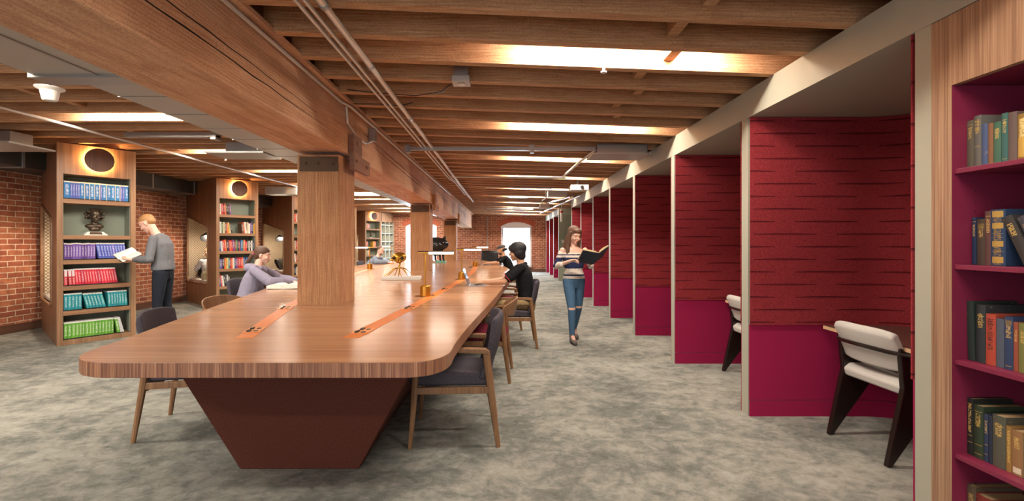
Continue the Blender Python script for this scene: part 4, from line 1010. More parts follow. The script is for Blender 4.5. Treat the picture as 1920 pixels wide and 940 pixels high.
oldbook(1.783, 1.766, .186, .15, '#8b4630', S, 'thin rust old book on the third shelf')
oldbook(1.765, 1.735, .186, .15, '#6f6f3a', S, 'olive green old book at the right of the third shelf')
for q, (c, n) in enumerate((('#3a3346', 'violet'), ('#6a4a32', 'brown'), ('#39465a', 'slate'), ('#7c2d2a', 'red'), ('#8b7a56', 'buff'))):
    oldbook(1.733-q*.036, 1.733-(q+1)*.036+.001, .19+.01*(q % 3), .16, c, S, '%s old book at the near end of the third shelf' % n)
S = .449
oldbook(1.962, 1.936, .233, .17, '#1d1d1b', S, 'black old book with gold lines at the far end of the fourth shelf', ((.34, .35, GO), (.22, .23, GO), (.9, .91, GO)), tz=(.4, .9))
oldbook(1.935, 1.894, .215, .19, '#2c3a26', S, 'dark green old book with gold frame on the fourth shelf', ((.88, .89, GO), (.25, .26, GO), (.08, .09, GO)), wear=0)
oldbook(1.893, 1.876, .190, .15, '#2a3550', S, 'slim navy old book with gold bands on the fourth shelf', ln(.85, .6, .35, .15))
oldbook(1.875, 1.860, .190, .15, '#232a3a', S, 'very thin dark blue old book on the fourth shelf', txt=None)
oldbook(1.859, 1.810, .203, .20, '#4f4d40', S, 'thick olive grey old book on the fourth shelf', ln(.8))
oldbook(1.809, 1.790, .175, .15, '#8d6a35', S, 'narrow ochre old book on the fourth shelf', tz=(.2, .9))
oldbook(1.789, 1.750, .170, .17, '#8b6540', S, 'tan old book with paper label on the fourth shelf', ((.05, .18, '#d8cfb8'),))
oldbook(1.749, 1.715, .165, .16, '#7b7360', S, 'grey tan old book at the right of the fourth shelf', ((.3, .5, '#c9c0a8'),))
for q, (c, n) in enumerate((('#6a4a32', 'brown'), ('#39465a', 'slate'), ('#7c2d2a', 'red'))):
    oldbook(1.712-q*.036, 1.712-(q+1)*.036+.001, .19, .16, c, S, '%s old book at the near end of the fourth shelf' % n)
S = .10
oldbook(1.962, 1.925, .222, .20, '#5a4c3c', S, 'brown old book standing at the far end of the lowest shelf')
oldbook(1.924, 1.860, .205, .19, '#7c2d24', S, 'thick red old book standing on the lowest shelf')
oldbook(1.859, 1.80, .20, .19, '#39465a', S, 'slate old book standing on the lowest shelf')

# =================================================================== PEOPLE
def skinmat(name, c):
    m, nt, b = newmat(name); b.inputs['Base Color'].default_value = lin(c); b.inputs['Roughness'].default_value = .5
    b.inputs['Subsurface Weight'].default_value = .08; b.inputs['Subsurface Radius'].default_value = (.02, .008, .004); return m
def clothmat(name, c, var=.12, scale=14, rough=.9, fold=.5):
    m, nt, b = newmat(name); v = coords(nt); n = noisen(nt, v, 300, 2, .6); n2 = noisen(nt, coords(nt, (1, 1, .45)), scale, 3, .5, 1.2)
    c1 = lin(c); c2 = tuple(min(1, x*(1+var*2)) for x in c1[:3])+(1,); c0 = tuple(x*(1-var*2) for x in c1[:3])+(1,)
    nt.links.new(mixc(nt, n, c0, c2), b.inputs['Base Color']); b.inputs['Roughness'].default_value = rough; b.inputs['Specular IOR Level'].default_value = .2
    bump(nt, b, n2, fold, .03); return m
V3 = Vector
def remesh(mb, name, mat, parent, vox, sm=4, fn=None):
    bmesh.ops.recalc_face_normals(mb.bm, faces=mb.bm.faces)
    me = bpy.data.meshes.new('tmp'); mb.bm.to_mesh(me); mb.bm.free(); o = bpy.data.objects.new('tmp', me); COL.objects.link(o)
    r = o.modifiers.new('r', 'REMESH'); r.mode = 'VOXEL'; r.voxel_size = vox
    s_ = o.modifiers.new('s', 'SMOOTH'); s_.factor = .5; s_.iterations = sm
    dg = bpy.context.evaluated_depsgraph_get(); dg.update()
    nm_ = bpy.data.meshes.new_from_object(o.evaluated_get(dg)); bpy.data.objects.remove(o); nm_.name = name
    nm_.materials.clear()
    for mt in (mat if isinstance(mat, (list, tuple)) else [mat]): nm_.materials.append(mt)
    for p in nm_.polygons: p.use_smooth = True
    if fn:
        for p in nm_.polygons: p.material_index = fn(p.center)
    c = bpy.data.objects.new(name, nm_); COL.objects.link(c)
    if parent: c.parent = parent
    return c
def limb(mb, pts, rad, n=12):
    """tapered limb with round joints"""
    P = [V3(p) for p in pts]
    Q, Rr = [], []
    for i in range(len(P)-1):
        for k in range(4):
            t = k/4; Q.append(P[i].lerp(P[i+1], t)); Rr.append(rad[i]+(rad[i+1]-rad[i])*t)
    Q.append(P[-1]); Rr.append(rad[-1]); mb.tube(Q, Rr, n)
    for p, r in zip(P, rad): mb.ell(p, (r, r, r), None, 12, 8)
def torso(mb, secs, side):
    """secs: (centre, half depth, half width); side: left unit vector; rings perpendicular to the spine"""
    R = []; C = [V3(s[0]) for s in secs]; n = 20
    out = []
    for i, (c, d, w) in enumerate(secs):
        c = V3(c); t = (C[min(i+1, len(C)-1)]-C[max(i-1, 0)]).normalized(); f = side.cross(t).normalized()
        out.append([c+f*d*math.cos(2*PI*k/n)+side*w*math.copysign(abs(math.sin(2*PI*k/n))**.85, math.sin(2*PI*k/n)) for k in range(n)])
    mb.rings(out)
def frame(f, up=V3((0, 0, 1))):
    f = V3(f).normalized(); s = up.cross(f).normalized(); u = f.cross(s); return Matrix((f, s, u)).transposed()
def hand(mb, wrist, d, palm_n, side, curl=.6, sc=1.0, pen=False):
    """d: direction wrist->fingers, palm_n: normal leaving the palm, side: +1 left, -1 right"""
    d = V3(d).normalized(); pn = V3(palm_n); pn = (pn-d*pn.dot(d)).normalized(); a = d.cross(pn).normalized()*side   # towards thumb? fixed below
    w = V3(wrist); L = .095*sc
    M = Matrix((d, a, pn)).transposed()
    mb.ell(w+d*L*.5, (L*.56, .041*sc, .017*sc), M, 12, 8)
    limb(mb, [w-d*.02, w+d*.03], [.024*sc, .024*sc])
    lens = [.072, .080, .074, .058]
    for i in range(4):
        b = w+d*L*.88+a*(.030-.020*i)*sc; ang = 0; p = b; pts = [b-d*.02]; dirn = d; seg = [lens[i]*.45, lens[i]*.32, lens[i]*.28]
        pts.append(b)
        for k in range(3):
            ang += curl*(.55, .75, .5)[k]; q = d*math.cos(ang)+pn*math.sin(ang); p = p+q*seg[k]*sc; pts.append(p)
        limb(mb, pts, [.0095*sc]*2+[.0085*sc, .008*sc, .007*sc], 8)
    b = w+d*.025*sc+a*.032*sc; t1 = (d*.62+a*.68+pn*.25).normalized(); t2 = (d*.85+a*.2+pn*.5*(.4+curl)).normalized()
    limb(mb, [w+d*.015, b, b+t1*.040*sc, b+t1*.040*sc+t2*.032*sc], [.014*sc, .014*sc, .0105*sc, .009*sc], 8)
def head_parts(mb, c, f, sc=1.0, female=False):
    M = frame(f); c = V3(c)
    def E(p, r): mb.ell(c+(M @ V3(p))*sc, [x*sc for x in r], M, 18, 12)
    E((-.012, 0, .035), (.096, .076, .082)); E((.018, 0, -.022), (.070, .064 if not female else .061, .080))
    E((.040, 0, -.072), (.040, .040 if not female else .035, .032)); E((.058, 0, -.092), (.022, .024, .018))
    E((.070, 0, .022), (.018, .050, .014))       # brow
    for s in (-1, 1): E((.064, s*.036, -.028), (.022, .020, .020)); E((-.008, s*.074, -.012), (.016, .008, .030)); E((.0, s*.078, .004), (.012, .008, .014))
    a = c+(M @ V3((.080, 0, .008)))*sc; b = c+(M @ V3((.104, 0, -.030)))*sc
    mb.cone(a, b, .007*sc, (.009 if female else .011)*sc, 10); mb.ell(b, ((.009 if female else .011)*sc, (.011 if female else .014)*sc, .008*sc), M, 10, 8)
    E((.080, 0, -.058), (.012, .024, .009)); E((.078, 0, -.069), (.012, .021, .008))
    return M
def face_details(parent, c, f, sc=1.0, lip='#9c5348', brow='#3a281c', eye='#2a1a12'):
    M = frame(f); c = V3(c)
    W_ = lambda p: c+(M @ V3(p))*sc
    for s in (-1, 1):
        mb = MB(); mb.ell(W_((.074, s*.032, .000)), (.0085*sc, .0105*sc, .0032*sc), M, 12, 8); e = mb.build('eye', plain('eye_white', '#d9d2ca', .3), parent, smooth=True)
        mb = MB(); mb.ell(W_((.0812, s*.032, -.001)), (.0032*sc, .0048*sc, .0040*sc), M, 10, 6); mb.build('iris', plain('iris'+eye, eye, .2), e, smooth=True)
        mb = MB(); mb.tube([W_((.086, s*.014, .021)), W_((.087, s*.032, .026)), W_((.074, s*.050, .021))], [.003*sc, .004*sc, .002*sc], 6); mb.build('eyebrow', plain('brow'+brow, brow, .8), parent, smooth=True)
    mb = MB(); mb.ell(W_((.0885, 0, -.057)), (.005*sc, .021*sc, .005*sc), M, 12, 6); mb.ell(W_((.087, 0, -.067)), (.005*sc, .018*sc, .005*sc), M, 12, 6); mb.build('lips', plain('lips'+lip, lip, .5), parent, smooth=True)
def person(label, loc, rz, J, skin, top, legs, shoes, sc=1.0, sleeve='long', female=False, vox=.008, lname='trousers', tname='sweater', top_fn=None, fat=.0, faceon=True, topoff=0, curl=(.6, .6), handn=None, lip='#9c5348', brow='#3a281c', hsc=1.0, neckline=0.0, top_mats=None, legfn=None, leg_mats=None, shoe_r=1.0, group=None):
    t = thing('person', label, 'person', loc, rz, group)
    g = {k: V3(v)*sc for k, v in J.items()}
    k = (.90 if female else 1.0)*sc
    side = (g['shL']-g['shR']).normalized(); hs = (g['hipL']-g['hipR']).normalized()
    pel, ch, nk, hd = g['pelvis'], g['chest'], g['neck'], g['head']; f = V3(J['face'])
    wst = pel.lerp(ch, .45)+V3(J.get('bulge', (0, 0, 0)))*sc
    def body_torso(mb, e):
        up = (ch-pel).normalized()
        secs = [(pel-up*.09*sc, .085*k+e, .12*k+e), (pel-up*.03*sc, .105*k+e, .155*k+e), (pel+up*.04*sc, .103*k+e, .152*k+e), (wst, (.09 if female else .098)*k+e+fat, (.118 if female else .138)*k+e+fat), (ch-up*.06*sc, (.105 if female else .108)*k+e+fat*.5, .148*k+e), (ch+up*.05*sc, .105*k+e, .162*k+e), ((g['shL']+g['shR'])/2+V3((0, 0, .005)), .078*k+e, .150*k+e), (nk.lerp((g['shL']+g['shR'])/2, .45), .062*k+e*.6, .082*k+e*.6)]
        torso(mb, secs, side)
    # ---- body
    mb = MB(); body_torso(mb, -.012)
    limb(mb, [(g['shL']+g['shR'])/2, nk, hd+(frame(f) @ V3((-.02, 0, -.05)))*sc*hsc], [.062*k, .052*k, .050*k], 14)
    head_parts(mb, hd, f, sc*hsc, female)
    for S, q in (('L', 1), ('R', -1)):
        limb(mb, [g['sh'+S], g['el'+S], g['wr'+S]], [.042*k, .036*k, .024*k])
        limb(mb, [g['hip'+S], g['kn'+S], g['an'+S]], [.082*k, .050*k, .036*k])
        limb(mb, [g['an'+S], g['an'+S]*.35+g['toe'+S]*.65], [.034*k, .026*k])
        hn = (handn or {}).get(S, (V3((1, 0, 0)), V3((0, 0, -1))))
        hand(mb, g['wr'+S], hn[0], hn[1], 1 if (V3(hn[0]).cross(V3(hn[1]))).dot(V3(hn[2]) if len(hn) > 2 else -side*q) > 0 else -1, curl[0 if S == 'L' else 1], k*.98)
    remesh(mb, 'body', skin, t, vox*.8, 2)
    # ---- top
    mb = MB(); upv = (ch-pel).normalized(); e = .008
    secs = [(pel+upv*.005*sc, .112*k+e+fat*.6, .160*k+e+fat*.6), (pel+upv*.05*sc, .106*k+e+fat, .154*k+e+fat), (wst, (.09 if female else .098)*k+e+fat, (.120 if female else .140)*k+e+fat), (ch-upv*.06*sc, (.105 if female else .108)*k+e+fat*.6, .148*k+e+fat*.5), (ch+upv*.05*sc, .105*k+e, .162*k+e)]
    shm = (g['shL']+g['shR'])/2
    if neckline: secs += [(shm-V3((0, 0, .05)), .088*k+e, .160*k+e), (shm-V3((0, 0, .030)), .082*k+e, .155*k+e)]
    else: secs += [(shm+V3((0, 0, .005)), .078*k+e, .150*k+e), (nk.lerp(shm, .45), .062*k+e*.6, .082*k+e*.6)]
    torso(mb, secs, side)
    for S in 'LR':
        sh, el, wr = g['sh'+S], g['el'+S], g['wr'+S]
        if neckline: sh = sh.lerp(el, .20)
        if sleeve == 'long': limb(mb, [sh, el, el.lerp(wr, .5), wr.lerp(el, .06)], [.050*k+fat*.3, .048*k+fat*.8, .044*k+fat*.7, .034*k])
        elif sleeve == 'half': limb(mb, [sh, el, el.lerp(wr, .40)], [.050*k, .048*k, .053*k])
        else: limb(mb, [sh, sh.lerp(el, .72)], [.054*k, .060*k])
    tp = remesh(mb, tname, top_mats or top, t, vox, 9, top_fn)
    # ---- legs
    mb = MB(); up = (ch-pel).normalized()
    torso(mb, [(pel-up*.12*sc, .08*k, .11*k), (pel-up*.03*sc, .108*k, .158*k), (pel+up*.04*sc, .098*k, .143*k)], hs)
    for S in 'LR': limb(mb, [g['hip'+S], g['hip'+S].lerp(g['kn'+S], .5), g['kn'+S], g['kn'+S].lerp(g['an'+S], .4), g['an'+S].lerp(g['kn'+S], .10)], [.092*k, .078*k, .058*k, .054*k, .043*k])
    remesh(mb, lname, leg_mats or legs, t, vox, 4, legfn)
    for S in 'LR':
        mb = MB(); a, b = g['an'+S], g['toe'+S]; d = (b-a); d.z = 0; d = d.normalized(); base = V3((a.x, a.y, b.z))
        limb(mb, [a+V3((0, 0, .02)), a-V3((0, 0, .02))], [.042*k, .044*k]); limb(mb, [V3((a.x, a.y, 0))-d*.025+V3((0, 0, b.z)), (base+b)/2, b], [.036*k, .040*k, .034*k])
        remesh(mb, 'shoe', shoes, t, vox, 2)
    if faceon: face_details(t, hd, f, sc*hsc, lip, brow)
    return t, g
def hair(t, c, f, blobs, mat, sc=1.0, name='hair', strands=(), vox=.006):
    M = frame(f); c = V3(c); mb = MB()
    for p, r in blobs: mb.ell(c+(M @ V3(p))*sc, [x*sc for x in r], M, 18, 12)
    for pts, rad in strands: limb(mb, [c+(M @ V3(p))*sc for p in pts], [x*sc for x in rad], 10)
    return remesh(mb, name, mat, t, vox, 3)
def hairmat(name, c, c2):
    m, nt, b = newmat(name); v = coords(nt, (1, 1, .12)); n = noisen(nt, v, 160, 3, .7)
    nt.links.new(ramp(nt, n, [(.35, c), (.7, c2)]), b.inputs['Base Color']); b.inputs['Roughness'].default_value = .55; bump(nt, b, n, .6, .006); return m
SK_LIGHT = skinmat('skin_light', '#dcb09c'); SK_TAN = skinmat('skin_tan', '#c79878'); SK_ROSE = skinmat('skin_rose', '#d8a894')

def open_book(name, label, loc, rot, w, h, th, cover, pages=M_paper, bow=.02, vang=0.12, group=None):
    """open book: spine along local y, pages facing +z, half width w, height h"""
    t = thing(name, label, 'book', loc, 0); t.rotation_euler = rot
    mb = MB(); R = []
    for y in (-h/2, h/2):
        R.append([(-w-.004, y, abs(w)*vang), (-.01, y, -.002), (.01, y, -.002), (w+.004, y, w*vang), (w+.004, y, w*vang-.004), (.01, y, -.007), (-.01, y, -.007), (-w-.004, y, w*vang-.004)])
    mb.rings(R); mb.build('cover', cover, t)
    for s in (-1, 1):
        mb = MB(); R = []
        for y in (-h/2+.004, h/2-.004):
            topc = [(s*(w*k/8), y, w*k/8*vang+.001+th*min(1, k/1.2)*(1-.25*k/8)+bow*math.sin(PI*min(1, k/8))*.6) for k in range(9)]
            botc = [(s*(w*k/8), y, w*k/8*vang+.0005) for k in range(8, -1, -1)]
            R.append(topc+botc)
        mb.rings(R); mb.build('page_block', pages, t, smooth=True, sharp=40)
    return t
def laptop(label, loc, rz, open_=1.9, w=.32, d=.22, lit='#8f9aa5'):
    """hinge along local y at x=0; keyboard towards -x (user at -x)"""
    t = thing('laptop', label, 'laptop', loc, rz)
    mb = MB(); mb.box(-d, 0, -w/2, w/2, 0, .012); mb.build('keyboard_base', M_silver, t, bevel=.003)
    mb = MB(); mb.box(-d+.09, -.02, -w/2+.02, w/2-.02, .0122, .014); mb.build('keys', M_black, t)
    L = bpy.data.objects.new('lid', None); COL.objects.link(L); L.parent = t; L.location = (.003, 0, .012); L.rotation_euler = (0, -(PI-open_), 0)
    mb = MB(); mb.box(-d, 0, -w/2, w/2, -.007, -.001); L2 = mb.build('screen_shell', plain('laptop_lid', '#625f68', .35, .4), L, bevel=.002); 
    mb = MB(); mb.box(-d+.01, -.015, -w/2+.01, w/2-.01, -.009, -.0072); mb.build('screen', M_screen, L)
    L.rotation_euler = (0, open_, 0)
    return t

# 1 ---- standing man in grey sweater with an open book
J = dict(pelvis=(0, 0, .95), chest=(.01, 0, 1.25), neck=(.095, 0, 1.455), head=(.19, 0, 1.585), shL=(.045, .175, 1.385), shR=(.045, -.175, 1.385), elL=(.06, .25, 1.11), elR=(.06, -.25, 1.11), wrL=(.28, .15, 1.10), wrR=(.28, -.14, 1.10),
         hipL=(0, .085, .92), hipR=(0, -.085, .92), knL=(.03, .10, .50), knR=(.0, -.09, .50), anL=(.0, .11, .09), anR=(-.05, -.10, .09), toeL=(.17, .13, .035), toeR=(.12, -.13, .035), face=(.80, 0, -.55))
ROT1 = math.radians(193)
t1, g1 = person('man with short ginger hair in grey sweater standing reading at the nearest bookcase', (-4.66, 6.42, 0), ROT1, J, SK_ROSE, clothmat('grey_knit', '#6a6a6e'), clothmat('dark_denim', '#22262f', .2), plain('brown_shoe', '#3a2a20', .5), sc=1.0, fat=.012, brow='#a07850', handn={'L': ((1, -.25, .1), (0, 0, 1)), 'R': ((1, .25, .1), (0, 0, 1))}, curl=(.35, .35))
hair(t1, g1['head'], J['face'], [((-.020, 0, .050), (.096, .078, .076)), ((-.05, 0, .01), (.062, .070, .06))], hairmat('ginger_hair', '#8f6238', '#c2925c'))
open_book('open_book', 'open white paged book held by the standing man in the grey sweater', (-5.07, 6.33, 1.15), (.25, -.0, ROT1+PI/2), .15, .235, .012, plain('dark_cover', '#2a2622', .6), vang=.10).rotation_euler = (Matrix.Rotation(math.radians(32), 4, 'X') @ Matrix.Rotation(ROT1-PI/2+.75, 4, 'Z')).to_euler()

# 2 ---- walking woman
stripe_w = clothmat('cream_knit', '#d9cdbf', .06); stripe_n = clothmat('navy_knit', '#2b3352', .1)
def stripes(c):
    z = c.z
    if abs(c.y) > .175 and z < 1.075: return 1 if (c.x > .045 or z < 1.0) else 0
    if z > 1.175: return 1
    if 1.130 < z < 1.160: return 1
    if .905 < z < .985: return 1
    if z < .885: return 1
    return 0
jeans = clothmat('blue_jeans', '#4b6a87', .2, 18)
J = dict(pelvis=(0, 0, .84), chest=(0, 0, 1.10), neck=(.0, 0, 1.30), head=(.035, 0, 1.425), shL=(0, .155, 1.225), shR=(0, -.155, 1.225), elL=(.01, .235, 1.01), elR=(.0, -.245, 1.01), wrL=(.20, .165, 1.05), wrR=(.22, -.10, 1.09),
         hipL=(0, .075, .81), hipR=(.01, -.075, .81), knL=(-.04, .075, .45), knR=(.12, -.06, .45), anL=(-.24, .065, .13), anR=(.11, -.05, .09), toeL=(-.11, .07, .035), toeR=(.27, -.05, .035), face=(.86, .32, -.30))
def torn(c):
    for ky, kx, kz in ((.075, -.04, .46), (-.06, .12, .46)):
        if abs(c.z-kz) < .014 and abs(c.y-ky) < .045 and c.x > kx+.0: return 1
    return 0
ROTW = math.radians(-84)
t2, g2 = person('woman in striped off-shoulder sweater and ripped jeans walking down the aisle', (.94, 6.32, 0), ROTW, J, SK_LIGHT, None, jeans, clothmat('taupe_suede', '#6e6460', .1), sc=1.0, sleeve='half', female=True, top_mats=[stripe_n, stripe_w], top_fn=stripes, leg_mats=[jeans, SK_LIGHT], legfn=torn, tname='striped_sweater', lname='jeans', neckline=1, handn={'L': ((.6, -.55, .35), (.1, .2, 1)), 'R': ((.55, .75, .2), (.3, 0, -.9))}, curl=(.45, 1.0), vox=.007)
hm = hairmat('brown_hair', '#4a3226', '#7a5540')
hair(t2, g2['head'], J['face'], [((-.022, 0, .046), (.102, .085, .084)), ((-.05, 0, -.02), (.062, .078, .09)), ((.052, 0, .078), (.046, .060, .030))], hm, strands=[
    ([(.01, .082, .04), (.005, .088, -.05), (.02, .090, -.14), (.04, .085, -.24), (.05, .075, -.31)], [.022, .024, .027, .026, .014]), ([(.01, -.082, .04), (.005, -.088, -.05), (.02, -.092, -.14), (.05, -.09, -.24), (.06, -.08, -.33)], [.022, .024, .028, .028, .014]),
    ([(-.06, .04, -.05), (-.075, .05, -.16), (-.07, .06, -.26)], [.045, .045, .03]), ([(-.06, -.04, -.05), (-.075, -.05, -.16), (-.07, -.06, -.26)], [.045, .045, .03])])
mb = MB(); mb.tube([g2['wrL']+V3((.005*0, 0, 0))+V3((math.cos(a)*.006, math.cos(a)*.032, math.sin(a)*.034)) for a in [2*PI*k/20 for k in range(20)]], .006, 6, closed=True)
tag(mb.build('bangle', M_offwhite, smooth=True, loc=(.94, 6.32, 0), rz=ROTW), 'white bangle on the wrist of the walking woman', 'bracelet')
ob = open_book('open_book', 'large dark covered open book with tan pages held by the walking woman', (1.17, 6.00, 1.125), (1.05, .10, math.radians(24)), .185, .25, .018, plain('navy_cover', '#262b3c', .6), M_oldpaper, vang=.42)
ob.rotation_euler = (math.radians(38), math.radians(8), math.radians(200))
mb = MB(); mb.tube([(.985, 6.02, 1.07), (1.03, 5.97, 1.16)], [.003, .004], 8); tag(mb.build('pen', M_black, smooth=True), 'dark pen in the right hand of the walking woman', 'pen')

# 3 ---- seated student in lavender hoodie
def seated(face=(1, 0, -.1), lean=.10, hz=.50, elx=.28, wrx=.52, wrz=.80, wy=.10, tall=0.0, elz=.80, ely=.24):
    return dict(pelvis=(0, 0, hz+.05), chest=(lean*.55, 0, hz+.33+tall), neck=(lean*1.1, 0, hz+.545+tall), head=(lean*1.1+.05, 0, hz+.665+tall), shL=(lean, .17, hz+.475+tall), shR=(lean, -.17, hz+.475+tall), elL=(elx, ely, elz), elR=(elx, -ely, elz), wrL=(wrx, wy, wrz), wrR=(wrx, -wy, wrz),
                hipL=(.02, .09, hz+.03), hipR=(.02, -.09, hz+.03), knL=(.42, .12, hz+.03), knR=(.42, -.12, hz+.03), anL=(.40, .12, .09), anR=(.36, -.12, .09), toeL=(.56, .13, .035), toeR=(.52, -.13, .035), face=face)
flat = {'L': ((1, -.15, -.1), (0, 0, -1)), 'R': ((1, .15, -.1), (0, 0, -1))}
J = seated((1, -.06, -.16), .12, .50, .34, .60, .812, .09, .0, .825)
J['wrR'] = (.57, -.12, .812)
t3, g3 = person('student with brown ponytail in lavender grey hoodie, seated reading at the left of the table', (-3.33, 6.10, 0), .20, J, SK_LIGHT, clothmat('lavender_fleece', '#8a8496', .06), clothmat('navy_jeans', '#262a36'), plain('white_trainer', '#c8c5c0', .6), sc=1.0, female=False, tname='hoodie', handn=flat, curl=(.25, .25), fat=.028, hsc=.95)
hb = hairmat('dark_brown_hair', '#3d271d', '#6b4a36')
hair(t3, g3['head'], J['face'], [((-.022, 0, .046), (.104, .083, .082)), ((-.035, 0, .005), (.080, .080, .075)), ((-.06, 0, -.03), (.05, .062, .05))], hb, .95, strands=[([(-.10, 0, .01), (-.14, 0, -.02), (-.165, 0, -.09), (-.20, 0, -.16)], [.022, .030, .028, .010])])
mb = MB(); M_ = frame(J['face']); mb.tube([g3['head']+(M_ @ V3((-.112, .022*math.cos(a), .0+.022*math.sin(a)))) for a in [2*PI*k/14 for k in range(14)]], .006, 6, closed=True); mb.build('hair_tie', plain('pink_band', '#c0396a', .6), t3)
mb = MB(); nk = g3['neck']; limb(mb, [nk+V3((-.02, .09, -.035)), nk+V3((-.11, .05, -.04)), nk+V3((-.11, -.05, -.04)), nk+V3((-.02, -.09, -.035))], [.036, .058, .058, .036]); limb(mb, [nk+V3((-.03, .08, -.04)), nk+V3((.04, .06, -.05)), nk+V3((.08, 0, -.09))], [.036, .032, .022]); limb(mb, [nk+V3((-.03, -.08, -.04)), nk+V3((.04, -.06, -.05)), nk+V3((.08, 0, -.09))], [.036, .032, .022])
remesh(mb, 'hood', bpy.data.materials['lavender_fleece'], t3, .008, 4)
mb = MB()
for s in (-1, 1): mb.tube([nk+V3((.075, s*.025, -.09)), nk+V3((.115, s*.035, -.17)), nk+V3((.118, s*.04, -.24))], .004, 6)
mb.build('drawstrings', M_offwhite, t3)
open_book('open_book', 'thick white open book lying before the student in the hoodie', (-2.66, 5.74, TT+.009), (0, 0, .12), .19, .25, .038, M_offwhite, vang=0.02, bow=.025)
open_book('open_book', 'thin open pages lying on the table beside the nearest post', (-2.62, 6.55, TT+.009), (0, 0, .3), .14, .2, .006, M_offwhite, vang=0.02)

# 4 ---- man in black polo with laptop
blackpolo = clothmat('black_pique', '#1b1b1e', .2)
J = seated((1, .0, -.12), .08, .50, .30, .56, .815, .075, .04, .83, .21); 
t4, g4 = person('dark haired man in black polo shirt typing on a laptop at the right', (.305, 6.12, 0), PI, J, SK_TAN, blackpolo, clothmat('khaki_cotton', '#a08660', .1), plain('black_trainer', '#19191b', .6), sc=1.0, sleeve='short', tname='polo_shirt', handn=flat, curl=(.4, .4), faceon=True)
hk = hairmat('black_hair', '#0d0c0e', '#26242a')
hair(t4, g4['head'], J['face'], [((-.020, 0, .045), (.114, .096, .092)), ((-.026, 0, -.005), (.090, .098, .088)), ((-.045, 0, -.055), (.066, .080, .062)), ((.052, 0, .058), (.054, .066, .046))], hk)
mb = MB()
for S, q in (('L', 1), ('R', -1)):
    sh, el = g4['sh'+S], g4['el'+S]; c = sh.lerp(el, .80+.04); d = (el-sh).normalized(); u = d.cross(V3((0, 0, 1))).normalized(); w_ = d.cross(u)
    m2 = MB(); m2.tube([c-d*.012+(u*math.cos(a)+w_*math.sin(a))*.062 for a in [2*PI*k/24 for k in range(24)]], .004, 6, closed=True); m2.build('sleeve_trim', plain('red_trim', '#b8323c', .7), t4, smooth=True)
mb.bm.free()
mb = MB(); nk = g4['neck']; mb.tube([nk+V3((-.01+.062*math.cos(a), .068*math.sin(a), -.045-.02*math.cos(a))) for a in [2*PI*k/24 for k in range(24)]], .016, 8, closed=True, flat=1.3); mb.build('collar', blackpolo, t4, smooth=True)
laptop('silver laptop used by the man in the black polo shirt', (-.455, 6.12, TT+.001), PI, 1.93)

# 5 ---- man in flat cap at the far right of the table
J = seated((1, 0, -.25), .20, .50, .36, .60, .815, .09, -.02, .83, .22)
t5, g5 = person('bearded man in grey flat cap working at a laptop at the far right', (.20, 11.75, 0), PI+.1, J, SK_TAN, clothmat('black_tee', '#1c1c1f', .2), clothmat('dark_trousers', '#2a2a2e'), plain('black_trainer', '#19191b', .6), sleeve='short', tname='t_shirt', handn=flat, curl=(.4, .4), vox=.012, faceon=False)
hair(t5, g5['head'], J['face'], [((-.03, 0, .0), (.085, .078, .06)), ((-.12, 0, -.01), (.035, .035, .03)), ((.045, 0, -.085), (.045, .045, .03))], hk, name='hair_and_beard', vox=.01)
hair(t5, g5['head'], J['face'], [((-.015, 0, .068), (.115, .088, .050)), ((.085, 0, .052), (.055, .060, .012))], clothmat('grey_tweed', '#5a5655', .1), name='flat_cap', vox=.01)
laptop('thin laptop used by the man in the flat cap', (-.56, 11.75, TT+.001), PI+.1, 1.95)

# 6 ---- bearded man far left
J = seated((1, -.5, -.45), .30, .50, .36, .62, .815, .12, -.05, .83, .24)
t6, g6 = person('bearded man in loose grey blue jacket leaning on the table at the far left', (-3.62, 12.35, 0), -.1, J, SK_LIGHT, clothmat('grey_blue_jacket', '#77808f', .1), clothmat('dark_trousers2', '#2a2a2e'), plain('black_trainer', '#19191b', .6), tname='jacket', handn=flat, curl=(.3, .3), vox=.012, faceon=False, fat=.03)
hair(t6, g6['head'], J['face'], [((-.025, 0, .045), (.096, .080, .078)), ((.045, 0, -.085), (.042, .045, .032))], hb, name='hair_and_beard', vox=.01)

# 7 ---- person in the niche of the second bookcase
p7 = U2W(1, sk(.27, 1.30), 1.30); J = seated((1, .5, -.35), -.03, .52, .12, .30, .80, .08, -.03, .76)
J.update(anL=(.38, .08, .59), anR=(.40, -.08, .59), toeL=(.50, .09, .56), toeR=(.52, -.09, .56), knL=(.22, .10, .76), knR=(.24, -.10, .70))
ROT7 = ANG+PI/2-.1
t7, g7 = person('person in pale grey top curled up in the second bookcase niche', (p7.x, p7.y, .04), ROT7, J, SK_LIGHT, clothmat('pale_grey_top', '#b4b2b5', .06), clothmat('black_trousers', '#1e1e22'), plain('beige_shoe', '#8f8674', .7), sc=.92, tname='top', handn={'L': ((1, -.2, .2), (0, 0, 1)), 'R': ((1, .2, .2), (0, 0, 1))}, vox=.010, faceon=False)
hair(t7, g7['head'], J['face'], [((-.025, 0, .045), (.100, .084, .08)), ((-.05, 0, -.04), (.05, .07, .09))], hairmat('blond_hair', '#8d6a48', '#c9a678'), .92, vox=.009)

